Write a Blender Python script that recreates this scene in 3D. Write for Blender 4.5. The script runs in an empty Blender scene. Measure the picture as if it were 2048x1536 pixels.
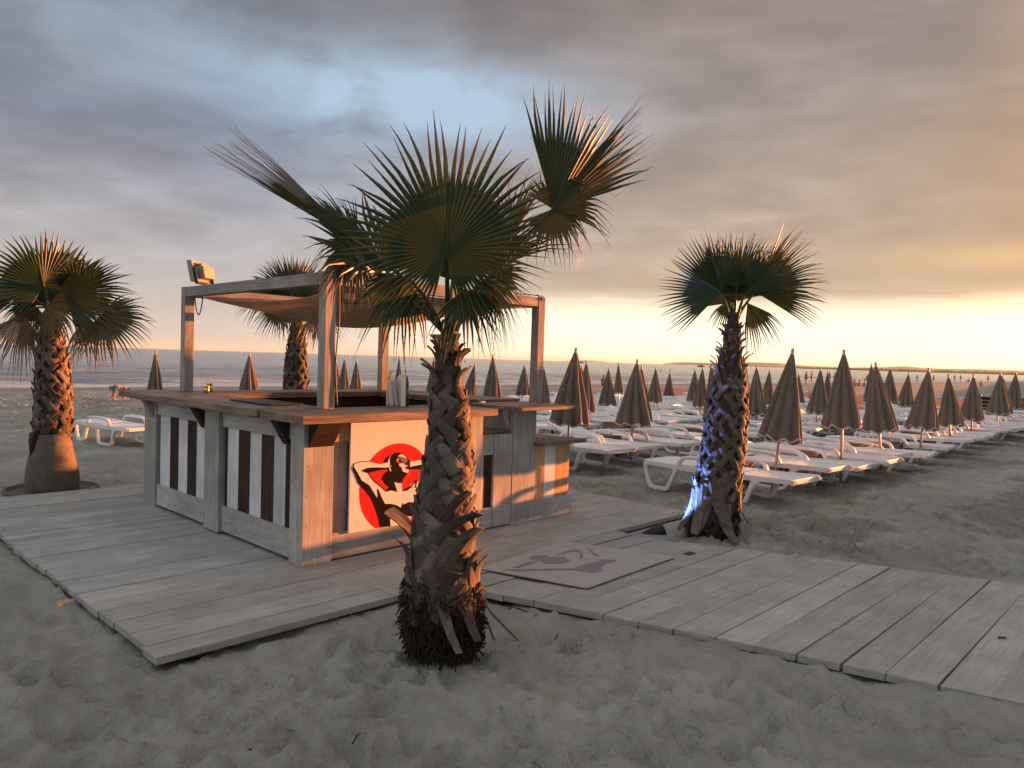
import bpy, math, random
import numpy as np
from mathutils import Vector, Matrix
R = math.radians
random.seed(7); rng = np.random.default_rng(7)
scene = bpy.context.scene
col = scene.collection

# ------------------------------------------------------------------ camera
FPX = 1480.0; ROLL = math.atan(0.0300); CAMH = 1.57
PITCH = math.atan(49 * math.cos(ROLL) / FPX); AZ = R(43.8)      # world X runs along the shore, Y runs to the sea
FW = Vector((math.cos(AZ), math.sin(AZ), 0)); RT = Vector((math.sin(AZ), -math.cos(AZ), 0)); UP = Vector((0, 0, 1))
DV = FW * math.cos(PITCH) - UP * math.sin(PITCH); U0 = UP * math.cos(PITCH) + FW * math.sin(PITCH)
R2 = RT * math.cos(ROLL) + U0 * math.sin(ROLL); U2 = U0 * math.cos(ROLL) - RT * math.sin(ROLL)
CAM = Vector((0, 0, CAMH))
cam = bpy.data.cameras.new('camera'); cam.sensor_width = 36; cam.lens = 36 * FPX / 2048
cam.clip_start = 0.05; cam.clip_end = 60000
co = bpy.data.objects.new('camera', cam); col.objects.link(co)
co.matrix_world = Matrix(((R2.x, U2.x, -DV.x, 0), (R2.y, U2.y, -DV.y, 0), (R2.z, U2.z, -DV.z, CAMH), (0, 0, 0, 1)))
scene.camera = co
def ray(u, v): return DV + R2 * ((u - 1024) / FPX) + U2 * ((768 - v) / FPX)
def at(u, v, D): return CAM + ray(u, v) * D                      # a photo point at a known distance
def on_z(u, v, z):
    r = ray(u, v); return CAM + r * ((z - CAMH) / r.z)
def on_y(u, v, y):
    r = ray(u, v); return CAM + r * (y / r.y)
def on_x(u, v, x):
    r = ray(u, v); return CAM + r * (x / r.x)

# ------------------------------------------------------------------ light
EXPO = 2.5
scene.view_settings.view_transform = 'Standard'; scene.view_settings.look = 'None'
scene.view_settings.exposure = EXPO; scene.view_settings.gamma = 1.0
SUN_AZ = R(58.0); SUN_EL = R(2.0)                                # azimuth to the right of the view
SUNH = FW * math.cos(SUN_AZ) + RT * math.sin(SUN_AZ)
SUND = (SUNH * math.cos(SUN_EL) + UP * math.sin(SUN_EL)).normalized()
sl = bpy.data.lights.new('sun', 'SUN'); sl.energy = 4.3; sl.angle = R(0.6); sl.color = (1.0, 0.29, 0.075)
so = bpy.data.objects.new('sun', sl); col.objects.link(so)
so.rotation_euler = (-SUND).to_track_quat('-Z', 'Y').to_euler(); so.location = (30, -6, 12)

class NT:
    """small helper for node maths"""
    def __init__(s, nt): s.nt = nt; s.N = nt.nodes; s.L = nt.links
    def put(s, a, sock):
        if hasattr(a, 'links') or isinstance(a, bpy.types.NodeSocket): s.L.new(a, sock)
        elif a is not None: sock.default_value = a
    def m(s, op, a, b=None, c=None, clamp=False):
        n = s.N.new('ShaderNodeMath'); n.operation = op; n.use_clamp = clamp
        for k, x in enumerate((a, b, c)): s.put(x, n.inputs[k])
        return n.outputs[0]
    def vm(s, op, a, b=None):
        n = s.N.new('ShaderNodeVectorMath'); n.operation = op
        s.put(a, n.inputs[0]); s.put(b, n.inputs[1])
        return n.outputs['Value'] if op in ('DOT_PRODUCT', 'LENGTH') else n.outputs[0]
    def noise(s, vec, scale, detail=4, rough=.55, dist=0., dim='3D'):
        n = s.N.new('ShaderNodeTexNoise'); n.noise_dimensions = dim
        s.put(vec, n.inputs['Vector']); n.inputs['Scale'].default_value = scale; n.inputs['Detail'].default_value = detail
        n.inputs['Roughness'].default_value = rough; n.inputs['Distortion'].default_value = dist
        return n.outputs[0]
    def ramp(s, f, stops, mode='LINEAR'):
        n = s.N.new('ShaderNodeValToRGB'); cr = n.color_ramp; cr.interpolation = mode
        while len(cr.elements) < len(stops): cr.elements.new(.5)
        for e, (p, c) in zip(cr.elements, stops):
            e.position = p; e.color = (c, c, c, 1) if isinstance(c, (int, float)) else (*c, 1)
        s.put(f, n.inputs[0]); return n.outputs[0]
    def sstep(s, f, a, b):
        n = s.N.new('ShaderNodeMapRange'); n.interpolation_type = 'SMOOTHSTEP'
        s.put(f, n.inputs[0]); s.put(a, n.inputs[1]); s.put(b, n.inputs[2]); return n.outputs[0]
    def mix(s, f, a, b, mode='MIX'):
        n = s.N.new('ShaderNodeMix'); n.data_type = 'RGBA'; n.blend_type = mode
        s.put(f, n.inputs[0]); s.put((*a, 1) if isinstance(a, tuple) else a, n.inputs[6]); s.put((*b, 1) if isinstance(b, tuple) else b, n.inputs[7])
        return n.outputs[2]
    def xyz(s, v):
        n = s.N.new('ShaderNodeSeparateXYZ'); s.put(v, n.inputs[0]); return n.outputs
    def vec(s, x, y, z):
        n = s.N.new('ShaderNodeCombineXYZ')
        for k, a in enumerate((x, y, z)): s.put(a, n.inputs[k])
        return n.outputs[0]
    def attr(s, name):
        n = s.N.new('ShaderNodeAttribute'); n.attribute_name = name; return n
    def bump(s, h, strength, dist, normal=None):
        n = s.N.new('ShaderNodeBump'); s.put(h, n.inputs['Height'])
        n.inputs['Strength'].default_value = strength; n.inputs['Distance'].default_value = dist
        if normal is not None: s.L.new(normal, n.inputs['Normal'])
        return n.outputs[0]

def make_world():
    w = bpy.data.worlds.new('World'); scene.world = w; w.use_nodes = True
    t = NT(w.node_tree); N = t.N; N.clear()
    tc = N.new('ShaderNodeTexCoord'); D = tc.outputs['Generated']
    o = t.xyz(D); x, y, z = o[0], o[1], o[2]
    rr = t.vm('DOT_PRODUCT', D, tuple(RT)); ff = t.vm('DOT_PRODUCT', D, tuple(FW))
    az = t.m('ARCTAN2', rr, ff); el = t.m('ARCSINE', z)
    s = t.m('COSINE', t.m('SUBTRACT', az, float(SUN_AZ)))
    pos = t.m('MULTIPLY_ADD', s, .5, .5)
    # cloud plane: perspective stretches the cloud field towards the horizon
    den = t.m('ADD', t.m('MAXIMUM', z, 0.0), .16)
    P = t.vec(t.m('DIVIDE', rr, den), t.m('DIVIDE', ff, den), 0.0)
    P1 = t.vec(t.m('MULTIPLY', t.m('DIVIDE', rr, den), .8), t.m('MULTIPLY', t.m('DIVIDE', ff, den), 1.25), 3.1)
    n1 = t.noise(P1, 1.25, 5, .5, .5)
    n2 = t.noise(P, 3.4, 6, .55, .3)
    n3 = t.noise(t.vec(t.m('MULTIPLY', az, 3.0), t.m('MULTIPLY', el, 26.0), 1.7), 1.3, 5, .55, .4)
    S = t.sstep(pos, .58, .86)
    e2 = t.m('ADD', el, t.m('MULTIPLY', t.m('SUBTRACT', n3, .5), t.m('MULTIPLY_ADD', S, -.055, .085)))
    e2 = t.m('ADD', e2, t.m('MULTIPLY', t.m('SUBTRACT', n1, .5), t.m('MULTIPLY', t.sstep(el, .06, .2), .16)))
    ef = t.m('DIVIDE', e2, .45)
    def er(L): return t.ramp(ef, [(e / .45, c) for e, c in L])
    left = er([(0, (.70, .62, .52)), (.045, (.61, .54, .50)), (.13, (.44, .435, .455)), (.20, (.31, .31, .355)), (.265, (.165, .185, .25)), (.34, (.20, .212, .255)), (.45, (.19, .20, .24))])
    right = er([(0, (1.3, 1.27, .92)), (.05, (1.3, 1.28, .98)), (.071, (1.15, 1.06, .78)), (.094, (.56, .43, .31)), (.155, (.46, .355, .28)), (.23, (.375, .30, .25)), (.32, (.315, .265, .24)), (.45, (.26, .21, .19))])
    base = t.mix(S, left, right)
    sun = t.sstep(pos, .93, 1.0)
    base = t.mix(t.m('MULTIPLY', sun, .8), base, t.mix(t.sstep(el, .06, .11), (3.0, 2.3, 1.3), (.55, .33, .17)))
    up_ = t.sstep(el, .07, .16)
    k1 = t.m('MULTIPLY_ADD', t.sstep(n1, .30, .70), .44, .84)
    k2 = t.m('MULTIPLY_ADD', t.m('SUBTRACT', n2, .5), .85, 1.0)
    k3 = t.m('MULTIPLY_ADD', t.m('SUBTRACT', n3, .5), .5, 1.0)
    kk = t.m('MULTIPLY', t.m('MULTIPLY', k1, k2), k3)
    kk = t.m('MULTIPLY_ADD', t.m('SUBTRACT', kk, 1.0), up_, 1.0)
    vs = N.new('ShaderNodeVectorMath'); vs.operation = 'SCALE'; t.L.new(base, vs.inputs[0]); t.L.new(kk, vs.inputs['Scale'])
    deckc = vs.outputs[0]
    # opening in the clouds with blue sky
    def gauss(a0, e0, wa, we):
        a = t.m('DIVIDE', t.m('SUBTRACT', az, R(a0)), R(wa)); b = t.m('DIVIDE', t.m('SUBTRACT', el, R(e0)), R(we))
        return t.m('EXPONENT', t.m('MULTIPLY', t.m('ADD', t.m('MULTIPLY', a, a), t.m('MULTIPLY', b, b)), -1.0))
    gap = t.m('ADD', t.m('MULTIPLY', gauss(-8.5, 18.6, 12, 3.6), 1.5), t.m('MULTIPLY', gauss(-27, 20.5, 12, 3.6), .35))
    gap = t.m('ADD', gap, t.m('MULTIPLY', gauss(-14, 12.0, 7, 2.4), .25))
    gap = t.m('MULTIPLY', gap, t.sstep(t.m('ADD', t.m('MULTIPLY', n1, .6), t.m('MULTIPLY', n2, .4)), .26, .56), clamp=True)
    sky = N.new('ShaderNodeTexSky'); sky.sky_type = 'NISHITA'; sky.sun_disc = False
    sky.sun_elevation = SUN_EL; sky.sun_rotation = math.atan2(SUND.x, SUND.y); sky.altitude = 0
    sky.air_density = 1.0; sky.dust_density = 1.5; sky.ozone_density = 1.5
    bl = t.mix(.75, sky.outputs[0], (.37, .52, .68))
    c = t.mix(t.m('MULTIPLY', gap, .92), deckc, (.43, .60, .77))
    # thin bright breaks low on the right
    st = t.m('MULTIPLY', gauss(33, 7.6, 7, .9), .55)
    c = t.mix(st, c, (.95, .62, .30))
    c = t.mix(t.m('MULTIPLY', gauss(36, 13, 12, 6), .4), c, (.47, .28, .14))
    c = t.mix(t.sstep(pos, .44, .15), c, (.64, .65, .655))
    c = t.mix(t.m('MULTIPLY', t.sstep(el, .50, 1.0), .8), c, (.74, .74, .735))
    # sky behind and overhead brightened for ambient light; here closed below the horizon
    below = t.sstep(el, -.02, .0)
    c = t.mix(below, (.16, .14, .13), c)
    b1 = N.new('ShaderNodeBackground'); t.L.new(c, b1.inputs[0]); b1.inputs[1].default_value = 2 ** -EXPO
    b2 = N.new('ShaderNodeBackground'); t.L.new(sky.outputs[0], b2.inputs[0]); b2.inputs[1].default_value = .004
    ad = N.new('ShaderNodeAddShader'); t.L.new(b1.outputs[0], ad.inputs[0]); t.L.new(b2.outputs[0], ad.inputs[1])
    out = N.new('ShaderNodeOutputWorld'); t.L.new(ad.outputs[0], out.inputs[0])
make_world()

# ------------------------------------------------------------------ mesh helpers
class MB:
    def __init__(s): s.v = []; s.f = []; s.mi = []; s.t = []; s.g = []; s.sm = []
    def add(s, vs, fs, mi=0, tint=(.5, 0, 0), gc=None, smooth=False):
        b = len(s.v); s.v += [tuple(p) for p in vs]
        s.f += [tuple(i + b for i in f) for f in fs]; s.mi += [mi] * len(fs); s.sm += [smooth] * len(fs)
        s.t += (list(tint) if isinstance(tint, list) else [tint] * len(vs))
        s.g += gc if gc else [tuple(p) for p in vs]
    def box(s, x0, x1, y0, y1, z0, z1, axis=0, tint=None, mi=0, xf=None, taper=None):
        vs = [(x, y, z) for z in (z0, z1) for y in (y0, y1) for x in (x0, x1)]
        fs = [(0, 2, 3, 1), (4, 5, 7, 6), (0, 1, 5, 4), (2, 6, 7, 3), (0, 4, 6, 2), (1, 3, 7, 5)]
        sd = random.random() * 40; perm = {0: (0, 1, 2), 1: (1, 0, 2), 2: (2, 0, 1)}[axis]
        gc = [(p[perm[0]] + sd, p[perm[1]] + sd * 3, p[perm[2]]) for p in vs]
        if tint is None: tint = (random.random(), 0, 0)
        if xf: vs = [xf(Vector(p)) for p in vs]
        s.add(vs, fs, mi, tint, gc)
    def prism(s, poly, y0, y1, axis='y', mi=0, tint=(.5, 0, 0)):
        """poly: (a, b) outline, extruded along an axis: y -> (a, ., b), x -> (., a, b), z -> (a, b, .)"""
        n = len(poly)
        P = {'y': lambda a, b, c: (a, c, b), 'x': lambda a, b, c: (c, a, b), 'z': lambda a, b, c: (a, b, c)}[axis]
        vs = [P(a, b, y0) for a, b in poly] + [P(a, b, y1) for a, b in poly]
        fs = [tuple(range(n)), tuple(range(2 * n - 1, n - 1, -1))] + [(i, i + n, (i + 1) % n + n, (i + 1) % n) for i in range(n)]
        sd = random.random() * 9
        s.add(vs, fs, mi, tint, [(p[0] + sd, p[1], p[2]) for p in vs])
    def tube(s, pts, rad, seg=8, mi=0, tint=(.5, 0, 0), cap=True, smooth=True):
        pts = [Vector(p) for p in pts]; n = len(pts)
        if not hasattr(rad, '__len__'): rad = [rad] * n
        vs = []; fs = []; ref = None
        for i, p in enumerate(pts):
            d = (pts[min(i + 1, n - 1)] - pts[max(i - 1, 0)]).normalized()
            if ref is None:
                ref = Vector((0, 0, 1)) if abs(d.z) < .9 else Vector((1, 0, 0))
            a = (ref - d * ref.dot(d)).normalized(); ref = a; b = d.cross(a)
            for k in range(seg):
                th = 2 * math.pi * k / seg
                vs.append(p + (a * math.cos(th) + b * math.sin(th)) * rad[i])
        for i in range(n - 1):
            for k in range(seg):
                k2 = (k + 1) % seg; fs.append((i * seg + k, i * seg + k2, (i + 1) * seg + k2, (i + 1) * seg + k))
        if cap: fs += [tuple(range(seg - 1, -1, -1)), tuple((n - 1) * seg + k for k in range(seg))]
        s.add(vs, fs, mi, tint, None, smooth)
    def lathe(s, prof, c=(0, 0, 0), seg=20, mi=0, tint=(.5, 0, 0), smooth=True, wob=None):
        vs = []; fs = []
        for j, (z, r) in enumerate(prof):
            for k in range(seg):
                th = 2 * math.pi * k / seg; rr = r * (wob(th, j) if wob else 1)
                vs.append((c[0] + rr * math.cos(th), c[1] + rr * math.sin(th), c[2] + z))
        n = len(prof)
        for j in range(n - 1):
            for k in range(seg):
                k2 = (k + 1) % seg; fs.append((j * seg + k, j * seg + k2, (j + 1) * seg + k2, (j + 1) * seg + k))
        fs += [tuple(range(seg - 1, -1, -1)), tuple((n - 1) * seg + k for k in range(seg))]
        s.add(vs, fs, mi, tint, None, smooth)
    def sweep(s, pts, h, x0, x1, mi=0, tint=(.5, 0, 0)):
        """a bar of height h following a path in the (y, z) plane, from x0 to x1"""
        n = len(pts); vs = []; fs = []
        for i, p in enumerate(pts):
            a = pts[max(i - 1, 0)]; b = pts[min(i + 1, n - 1)]
            dy, dz = b[0] - a[0], b[1] - a[1]; l = math.hypot(dy, dz) or 1
            hh = h[i] if hasattr(h, '__len__') else h
            ny, nz = -dz / l * hh / 2, dy / l * hh / 2
            for (sx, sg) in ((x0, 1), (x1, 1), (x1, -1), (x0, -1)): vs.append((sx, p[0] + sg * ny, p[1] + sg * nz))
        for i in range(n - 1):
            for k in range(4):
                k2 = (k + 1) % 4; fs.append((i * 4 + k, i * 4 + k2, i * 4 + 4 + k2, i * 4 + 4 + k))
        fs += [(0, 3, 2, 1), tuple((n - 1) * 4 + k for k in range(4))]
        s.add(vs, fs, mi, tint)
    def build(s, name, mats, parent=None, bevel=0., org=None):
        if not isinstance(mats, (list, tuple)): mats = [mats]
        o0 = Vector(org) if org is not None else Vector((0, 0, 0))
        p = parent
        while p is not None: o0 = o0 + (Vector(p.location) if org is None else Vector((0, 0, 0))); p = p.parent
        v = np.array(s.v, dtype=np.float64) - np.array(o0)
        me = bpy.data.meshes.new(name); me.from_pydata(v.tolist(), [], s.f)
        for m in mats: me.materials.append(m)
        me.polygons.foreach_set('material_index', s.mi); me.polygons.foreach_set('use_smooth', s.sm)
        a = me.attributes.new('tint', 'FLOAT_VECTOR', 'POINT'); a.data.foreach_set('vector', np.array(s.t, dtype=np.float32).ravel())
        g = me.attributes.new('gc', 'FLOAT_VECTOR', 'POINT'); g.data.foreach_set('vector', np.array(s.g, dtype=np.float32).ravel())
        me.update()
        ob = bpy.data.objects.new(name, me); col.objects.link(ob)
        if parent is not None: ob.parent = parent
        if bevel:
            b = ob.modifiers.new('bevel', 'BEVEL'); b.width = bevel; b.segments = 2; b.limit_method = 'ANGLE'; b.angle_limit = R(40)
        return ob

def tag(o, label, cat, group=None, kind=None):
    if label: o['label'] = label
    if cat: o['category'] = cat
    if group: o['group'] = group
    if kind: o['kind'] = kind
    return o
def thing(name, label, cat, loc=(0, 0, 0), group=None):
    o = bpy.data.objects.new(name, None); o.empty_display_size = .2; col.objects.link(o); o.location = loc
    return tag(o, label, cat, group)
def copy_tree(o, parent=None):
    c = o.copy(); col.objects.link(c)
    if parent is not None: c.parent = parent
    for ch in KIDS.get(o.name, []): 
        n = copy_tree(ch, c); KIDS.setdefault(c.name, []).append(n)
    return c
KIDS = {}
def kids(o, *ch): KIDS.setdefault(o.name, []).extend(ch)
def smooth_path(pts, n=6):
    out = []; P = [pts[0]] + list(pts) + [pts[-1]]
    for i in range(1, len(P) - 2):
        a, b, c, d = [np.array(q, float) for q in P[i - 1:i + 3]]
        for k in range(n):
            t = k / n
            out.append(tuple(.5 * (2 * b + (c - a) * t + (2 * a - 5 * b + 4 * c - d) * t * t + (3 * b - a - 3 * c + d) * t ** 3)))
    out.append(tuple(pts[-1])); return out
# value noise for the terrain
def vnoise(x, y, seed):
    r = np.random.default_rng(seed); T = r.random((256, 256)).astype(np.float32)
    xi = np.floor(x).astype(int); yi = np.floor(y).astype(int); fx = x - xi; fy = y - yi
    fx = fx * fx * (3 - 2 * fx); fy = fy * fy * (3 - 2 * fy)
    a = T[xi & 255, yi & 255]; b = T[(xi + 1) & 255, yi & 255]; c = T[xi & 255, (yi + 1) & 255]; d = T[(xi + 1) & 255, (yi + 1) & 255]
    return (a * (1 - fx) + b * fx) * (1 - fy) + (c * (1 - fx) + d * fx) * fy - .5

# ------------------------------------------------------------------ materials
def new_mat(name):
    m = bpy.data.materials.new(name); m.use_nodes = True; t = NT(m.node_tree)
    return m, t, t.N['Principled BSDF']
def wood(name, c1, c2, rough=.75, stain=.35, varn=0., sandy=0):
    m, t, b = new_mat(name)
    gc = t.attr('gc').outputs['Vector']; ti = t.xyz(t.attr('tint').outputs['Vector'])[0]
    sc = t.vm('MULTIPLY', gc, (1.2, 14.0, 14.0))
    n1 = t.noise(sc, 2.2, 6, .62, .6); n2 = t.noise(t.vm('MULTIPLY', gc, (2.5, 60.0, 60.0)), 1.6, 3, .6)
    n3 = t.noise(gc, 2.3, 4, .6)
    f = t.m('ADD', t.m('MULTIPLY', n1, .6), t.m('MULTIPLY', n2, .4))
    c = t.mix(t.sstep(f, .36, .66), c1, c2)
    if sandy:
        wc = t.N.new('ShaderNodeTexCoord').outputs['Object']
        sp_ = t.sstep(t.noise(wc, 45, 5, .75), .50, .66); pt_ = t.sstep(t.noise(wc, 2.2, 5, .65, .4), .46, .66)
        c = t.mix(t.m('MULTIPLY', sp_, t.m('MULTIPLY_ADD', pt_, .55, .2)), c, (.46, .44, .395))
        dk_ = t.sstep(t.noise(wc, 26, 4, .7), .64, .72); c = t.mix(t.m('MULTIPLY', dk_, .45), c, (.14, .125, .105))
    k = t.m('MULTIPLY_ADD', ti, .20 if sandy else .36, .88 if sandy else .80)
    k = t.m('MULTIPLY', k, t.m('MULTIPLY_ADD', t.sstep(n3, .35, .7), stain, 1 - stain * .6))
    v = t.N.new('ShaderNodeVectorMath'); v.operation = 'SCALE'; t.L.new(c, v.inputs[0]); t.L.new(k, v.inputs['Scale'])
    t.L.new(v.outputs[0], b.inputs['Base Color']); b.inputs['Roughness'].default_value = rough
    t.L.new(t.bump(f, .35, .004), b.inputs['Normal'])
    b.inputs['Specular IOR Level'].default_value = .08
    if varn: b.inputs['Coat Weight'].default_value = varn; b.inputs['Coat Roughness'].default_value = .25
    return m
def plain(name, c, rough=.6, metal=0., noise=.15, bump=0., scale=6., spec=.4):
    m, t, b = new_mat(name)
    tc = t.N.new('ShaderNodeTexCoord').outputs['Object']
    n = t.noise(tc, scale, 5, .6); k = t.m('MULTIPLY_ADD', t.m('SUBTRACT', n, .5), noise * 2, 1.0)
    v = t.N.new('ShaderNodeVectorMath'); v.operation = 'SCALE'; v.inputs[0].default_value = c; t.L.new(k, v.inputs['Scale'])
    t.L.new(v.outputs[0], b.inputs['Base Color']); b.inputs['Roughness'].default_value = rough; b.inputs['Metallic'].default_value = metal
    b.inputs['Specular IOR Level'].default_value = spec
    if bump: t.L.new(t.bump(n, bump, .01), b.inputs['Normal'])
    return m
M = {}
M['grey_wood'] = wood('weathered grey wood', (.32, .315, .30), (.45, .445, .43))
M['deck_wood'] = wood('sandy deck wood', (.315, .312, .30), (.395, .39, .38), .9, .22, sandy=1)
M['white_wood'] = wood('whitewashed wood', (.50, .51, .54), (.68, .69, .72), .7, .2)
M['dark_wood'] = wood('dark brown stained wood', (.035, .022, .018), (.065, .045, .037), .65)
M['top_wood'] = wood('brown counter wood', (.15, .105, .08), (.27, .205, .165), .5, .4)
M['pine'] = wood('yellow pine', (.42, .27, .14), (.55, .38, .22), .7, .2)
M['beam_wood'] = wood('silvery pergola timber', (.22, .20, .19), (.36, .33, .31), .75)
M['pink_board'] = wood('greyed mauve board', (.27, .20, .19), (.36, .28, .27), .8)
M['crate_wood'] = wood('crate wood', (.17, .11, .075), (.30, .20, .14), .75)
M['sign_white'] = plain('sign panel white', (.64, .63, .61), .45, noise=.04, spec=.05)
M['sign_red'] = plain('sign red', (.55, .018, .02), .45, noise=.04, spec=.05)
M['sign_black'] = plain('sign black', (.008, .006, .006), .6, noise=.05, spec=.02)
M['sign_grey'] = plain('sign grey', (.17, .16, .17), .4, noise=.05, spec=.05)
M['mat_grey'] = plain('doormat felt', (.35, .338, .32), .95, noise=.25, bump=.4, scale=40)
M['mat_purple'] = plain('doormat print', (.20, .18, .215), .95, noise=.25, bump=.4, scale=40)
M['resin'] = plain('white resin', (.72, .74, .77), .38, noise=.13, scale=5)
M['pole'] = plain('grey metal pole', (.36, .33, .33), .35, .7, noise=.1)
M['trim'] = plain('pale canopy trim', (.50, .43, .38), .8)
M['finial'] = plain('pale plastic finial', (.45, .38, .33), .5)
M['black'] = plain('black plastic', (.015, .015, .016), .5)
M['lamp_grey'] = plain('floodlight housing', (.27, .24, .22), .45, .3)
M['lamp_glass'] = plain('floodlight glass', (.12, .12, .13), .15)
M['gold'] = plain('brass tin', (.75, .5, .16), .25, .9)
M['towel'] = plain('pale pink cloth', (.55, .46, .46), .9, noise=.2, bump=.3, scale=25)
M['silver'] = plain('silver carton', (.62, .63, .65), .3, .5)
M['bottle'] = plain('dark green glass', (.02, .035, .02), .12)
M['leafcup'] = plain('green plastic', (.05, .13, .035), .5)
M['twig'] = plain('dark twig', (.02, .016, .014), .9)
M['socket'] = plain('socket plate', (.55, .54, .53), .4)
M['darkfence'] = wood('dark fence slats', (.03, .02, .017), (.06, .042, .035), .7)
M['yellow'] = plain('yellow paint', (.75, .45, .08), .5)
M['rope'] = plain('pale rope', (.7, .64, .6), .8)
M['skin'] = plain('skin', (.42, .22, .14), .55)
M['hair'] = plain('dark hair', (.025, .015, .012), .6)
M['cloth_dark'] = plain('dark cloth', (.03, .03, .045), .85)
M['cloth_red'] = plain('red cloth', (.35, .04, .04), .85)
M['cloth_white'] = plain('white cloth', (.6, .6, .6), .85)
M['cloth_blue'] = plain('turquoise cloth', (.06, .36, .42), .85)
M['cloth_lime'] = plain('lime cloth', (.42, .5, .12), .85)
M['terracotta'] = plain('sandy smooth palm base', (.12, .098, .08), .9, noise=.5, bump=.8, scale=12)
M['boat'] = plain('dark hull', (.05, .045, .05), .6)
M['sail'] = plain('sail cloth', (.6, .55, .5), .8)

def canvas_mat(name, c, transl):
    m, t, b = new_mat(name)
    tc = t.N.new('ShaderNodeTexCoord').outputs['Object']
    n = t.noise(tc, 5, 5, .6); w = t.noise(tc, 140, 2, .5)
    k = t.m('MULTIPLY_ADD', t.m('SUBTRACT', n, .5), .5, t.m('MULTIPLY_ADD', t.m('SUBTRACT', w, .5), .25, 1.0))
    v = t.N.new('ShaderNodeVectorMath'); v.operation = 'SCALE'; v.inputs[0].default_value = c; t.L.new(k, v.inputs['Scale'])
    t.L.new(v.outputs[0], b.inputs['Base Color']); b.inputs['Roughness'].default_value = .9; b.inputs['Specular IOR Level'].default_value = .15
    t.L.new(t.bump(n, .25, .02), b.inputs['Normal'])
    tr = t.N.new('ShaderNodeBsdfTranslucent'); t.L.new(v.outputs[0], tr.inputs[0])
    ms = t.N.new('ShaderNodeMixShader'); ms.inputs[0].default_value = transl
    t.L.new(b.outputs[0], ms.inputs[1]); t.L.new(tr.outputs[0], ms.inputs[2])
    t.L.new(ms.outputs[0], t.N['Material Output'].inputs[0]); return m
M['canopy'] = canvas_mat('taupe parasol cloth', (.155, .13, .108), .03)
M['sail_canvas'] = canvas_mat('beige shade canvas', (.50, .40, .31), .4)
M['fence_cloth'] = canvas_mat('pink windbreak cloth', (.55, .36, .31), .35)

def leaf_mat():
    m, t, b = new_mat('palm leaf')
    a = t.xyz(t.attr('tint').outputs['Vector'])
    gc = t.attr('gc').outputs['Vector']
    n = t.noise(gc, 9, 3, .6)
    g = t.mix(a[0], (.007, .020, .005), (.024, .052, .012))
    g = t.mix(t.m('MULTIPLY', n, .22), g, (.08, .11, .025))
    d = t.mix(n, (.13, .06, .032), (.27, .15, .075))
    c = t.mix(a[1], g, d)
    t.L.new(c, b.inputs['Base Color']); b.inputs['Roughness'].default_value = .42; b.inputs['Specular IOR Level'].default_value = .35
    tr = t.N.new('ShaderNodeBsdfTranslucent'); t.L.new(t.mix(.5, c, (.20, .21, .02)), tr.inputs[0])
    ms = t.N.new('ShaderNodeMixShader'); ms.inputs[0].default_value = .05
    t.L.new(b.outputs[0], ms.inputs[1]); t.L.new(tr.outputs[0], ms.inputs[2])
    t.L.new(ms.outputs[0], t.N['Material Output'].inputs[0]); return m
M['leaf'] = leaf_mat()
def bark_mat():
    m, t, b = new_mat('palm boots')
    a = t.xyz(t.attr('tint').outputs['Vector'])
    tc = t.N.new('ShaderNodeTexCoord').outputs['Object']
    n = t.noise(tc, 16, 5, .65); n2 = t.noise(t.vm('MULTIPLY', tc, (1, 1, .25)), 120, 2, .6)
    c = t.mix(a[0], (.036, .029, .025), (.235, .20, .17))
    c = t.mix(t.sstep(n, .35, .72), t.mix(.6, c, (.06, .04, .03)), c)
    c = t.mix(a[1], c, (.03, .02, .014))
    t.L.new(c, b.inputs['Base Color']); b.inputs['Roughness'].default_value = .8; b.inputs['Specular IOR Level'].default_value = .25
    t.L.new(t.bump(t.m('ADD', n, t.m('MULTIPLY', n2, .5)), .5, .006), b.inputs['Normal']); return m
M['bark'] = bark_mat()
def sand_mat():
    m, t, b = new_mat('beach sand')
    tc = t.N.new('ShaderNodeTexCoord').outputs['Object']
    n1 = t.noise(tc, .7, 5, .6); n2 = t.noise(tc, 7, 6, .65); n3 = t.noise(tc, 55, 4, .7); n4 = t.noise(t.vm('MULTIPLY', tc, (1, 1, 1)), 19, 5, .75, .8)
    c = t.mix(t.sstep(n1, .35, .7), (.31, .305, .275), (.42, .412, .375))
    c = t.mix(t.m('MULTIPLY', t.sstep(n2, .45, .75), .35), c, (.20, .20, .19))
    c = t.mix(t.m('MULTIPLY', t.sstep(n3, .6, .8), .35), c, (.16, .14, .12))
    patch = t.sstep(t.noise(tc, .9, 5, .65, .4), .47, .62)
    c = t.mix(t.m('MULTIPLY', patch, t.m('MULTIPLY_ADD', t.sstep(t.xyz(tc)[0], 4.5, 8.0), .45, .12)), c, (.17, .16, .13))
    rt_ = t.m('MULTIPLY_ADD', t.sstep(t.xyz(tc)[0], 4.5, 8.0), .6, .4)
    deb = t.m('MULTIPLY', t.sstep(n4, .55, .64), t.m('MULTIPLY', rt_, t.m('MULTIPLY_ADD', patch, .75, .15)))
    c = t.mix(deb, c, (.075, .062, .05))
    wet = t.sstep(t.xyz(tc)[1], 37.5, 42.5)
    c = t.mix(t.m('MULTIPLY', wet, .75), c, (.14, .115, .10))
    t.L.new(c, b.inputs['Base Color'])
    t.L.new(t.m('MULTIPLY_ADD', wet, -.62, .95), b.inputs['Roughness']); b.inputs['Specular IOR Level'].default_value = .08
    h = t.m('ADD', t.m('MULTIPLY', n2, .9), t.m('MULTIPLY', n3, .25))
    far = t.m('MULTIPLY_ADD', t.sstep(t.xyz(tc)[1], 30, 42), -.9, 1.0)
    t.L.new(t.bump(t.m('MULTIPLY', h, far), 1.0, .075), b.inputs['Normal']); return m
M['sand'] = sand_mat()
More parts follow.
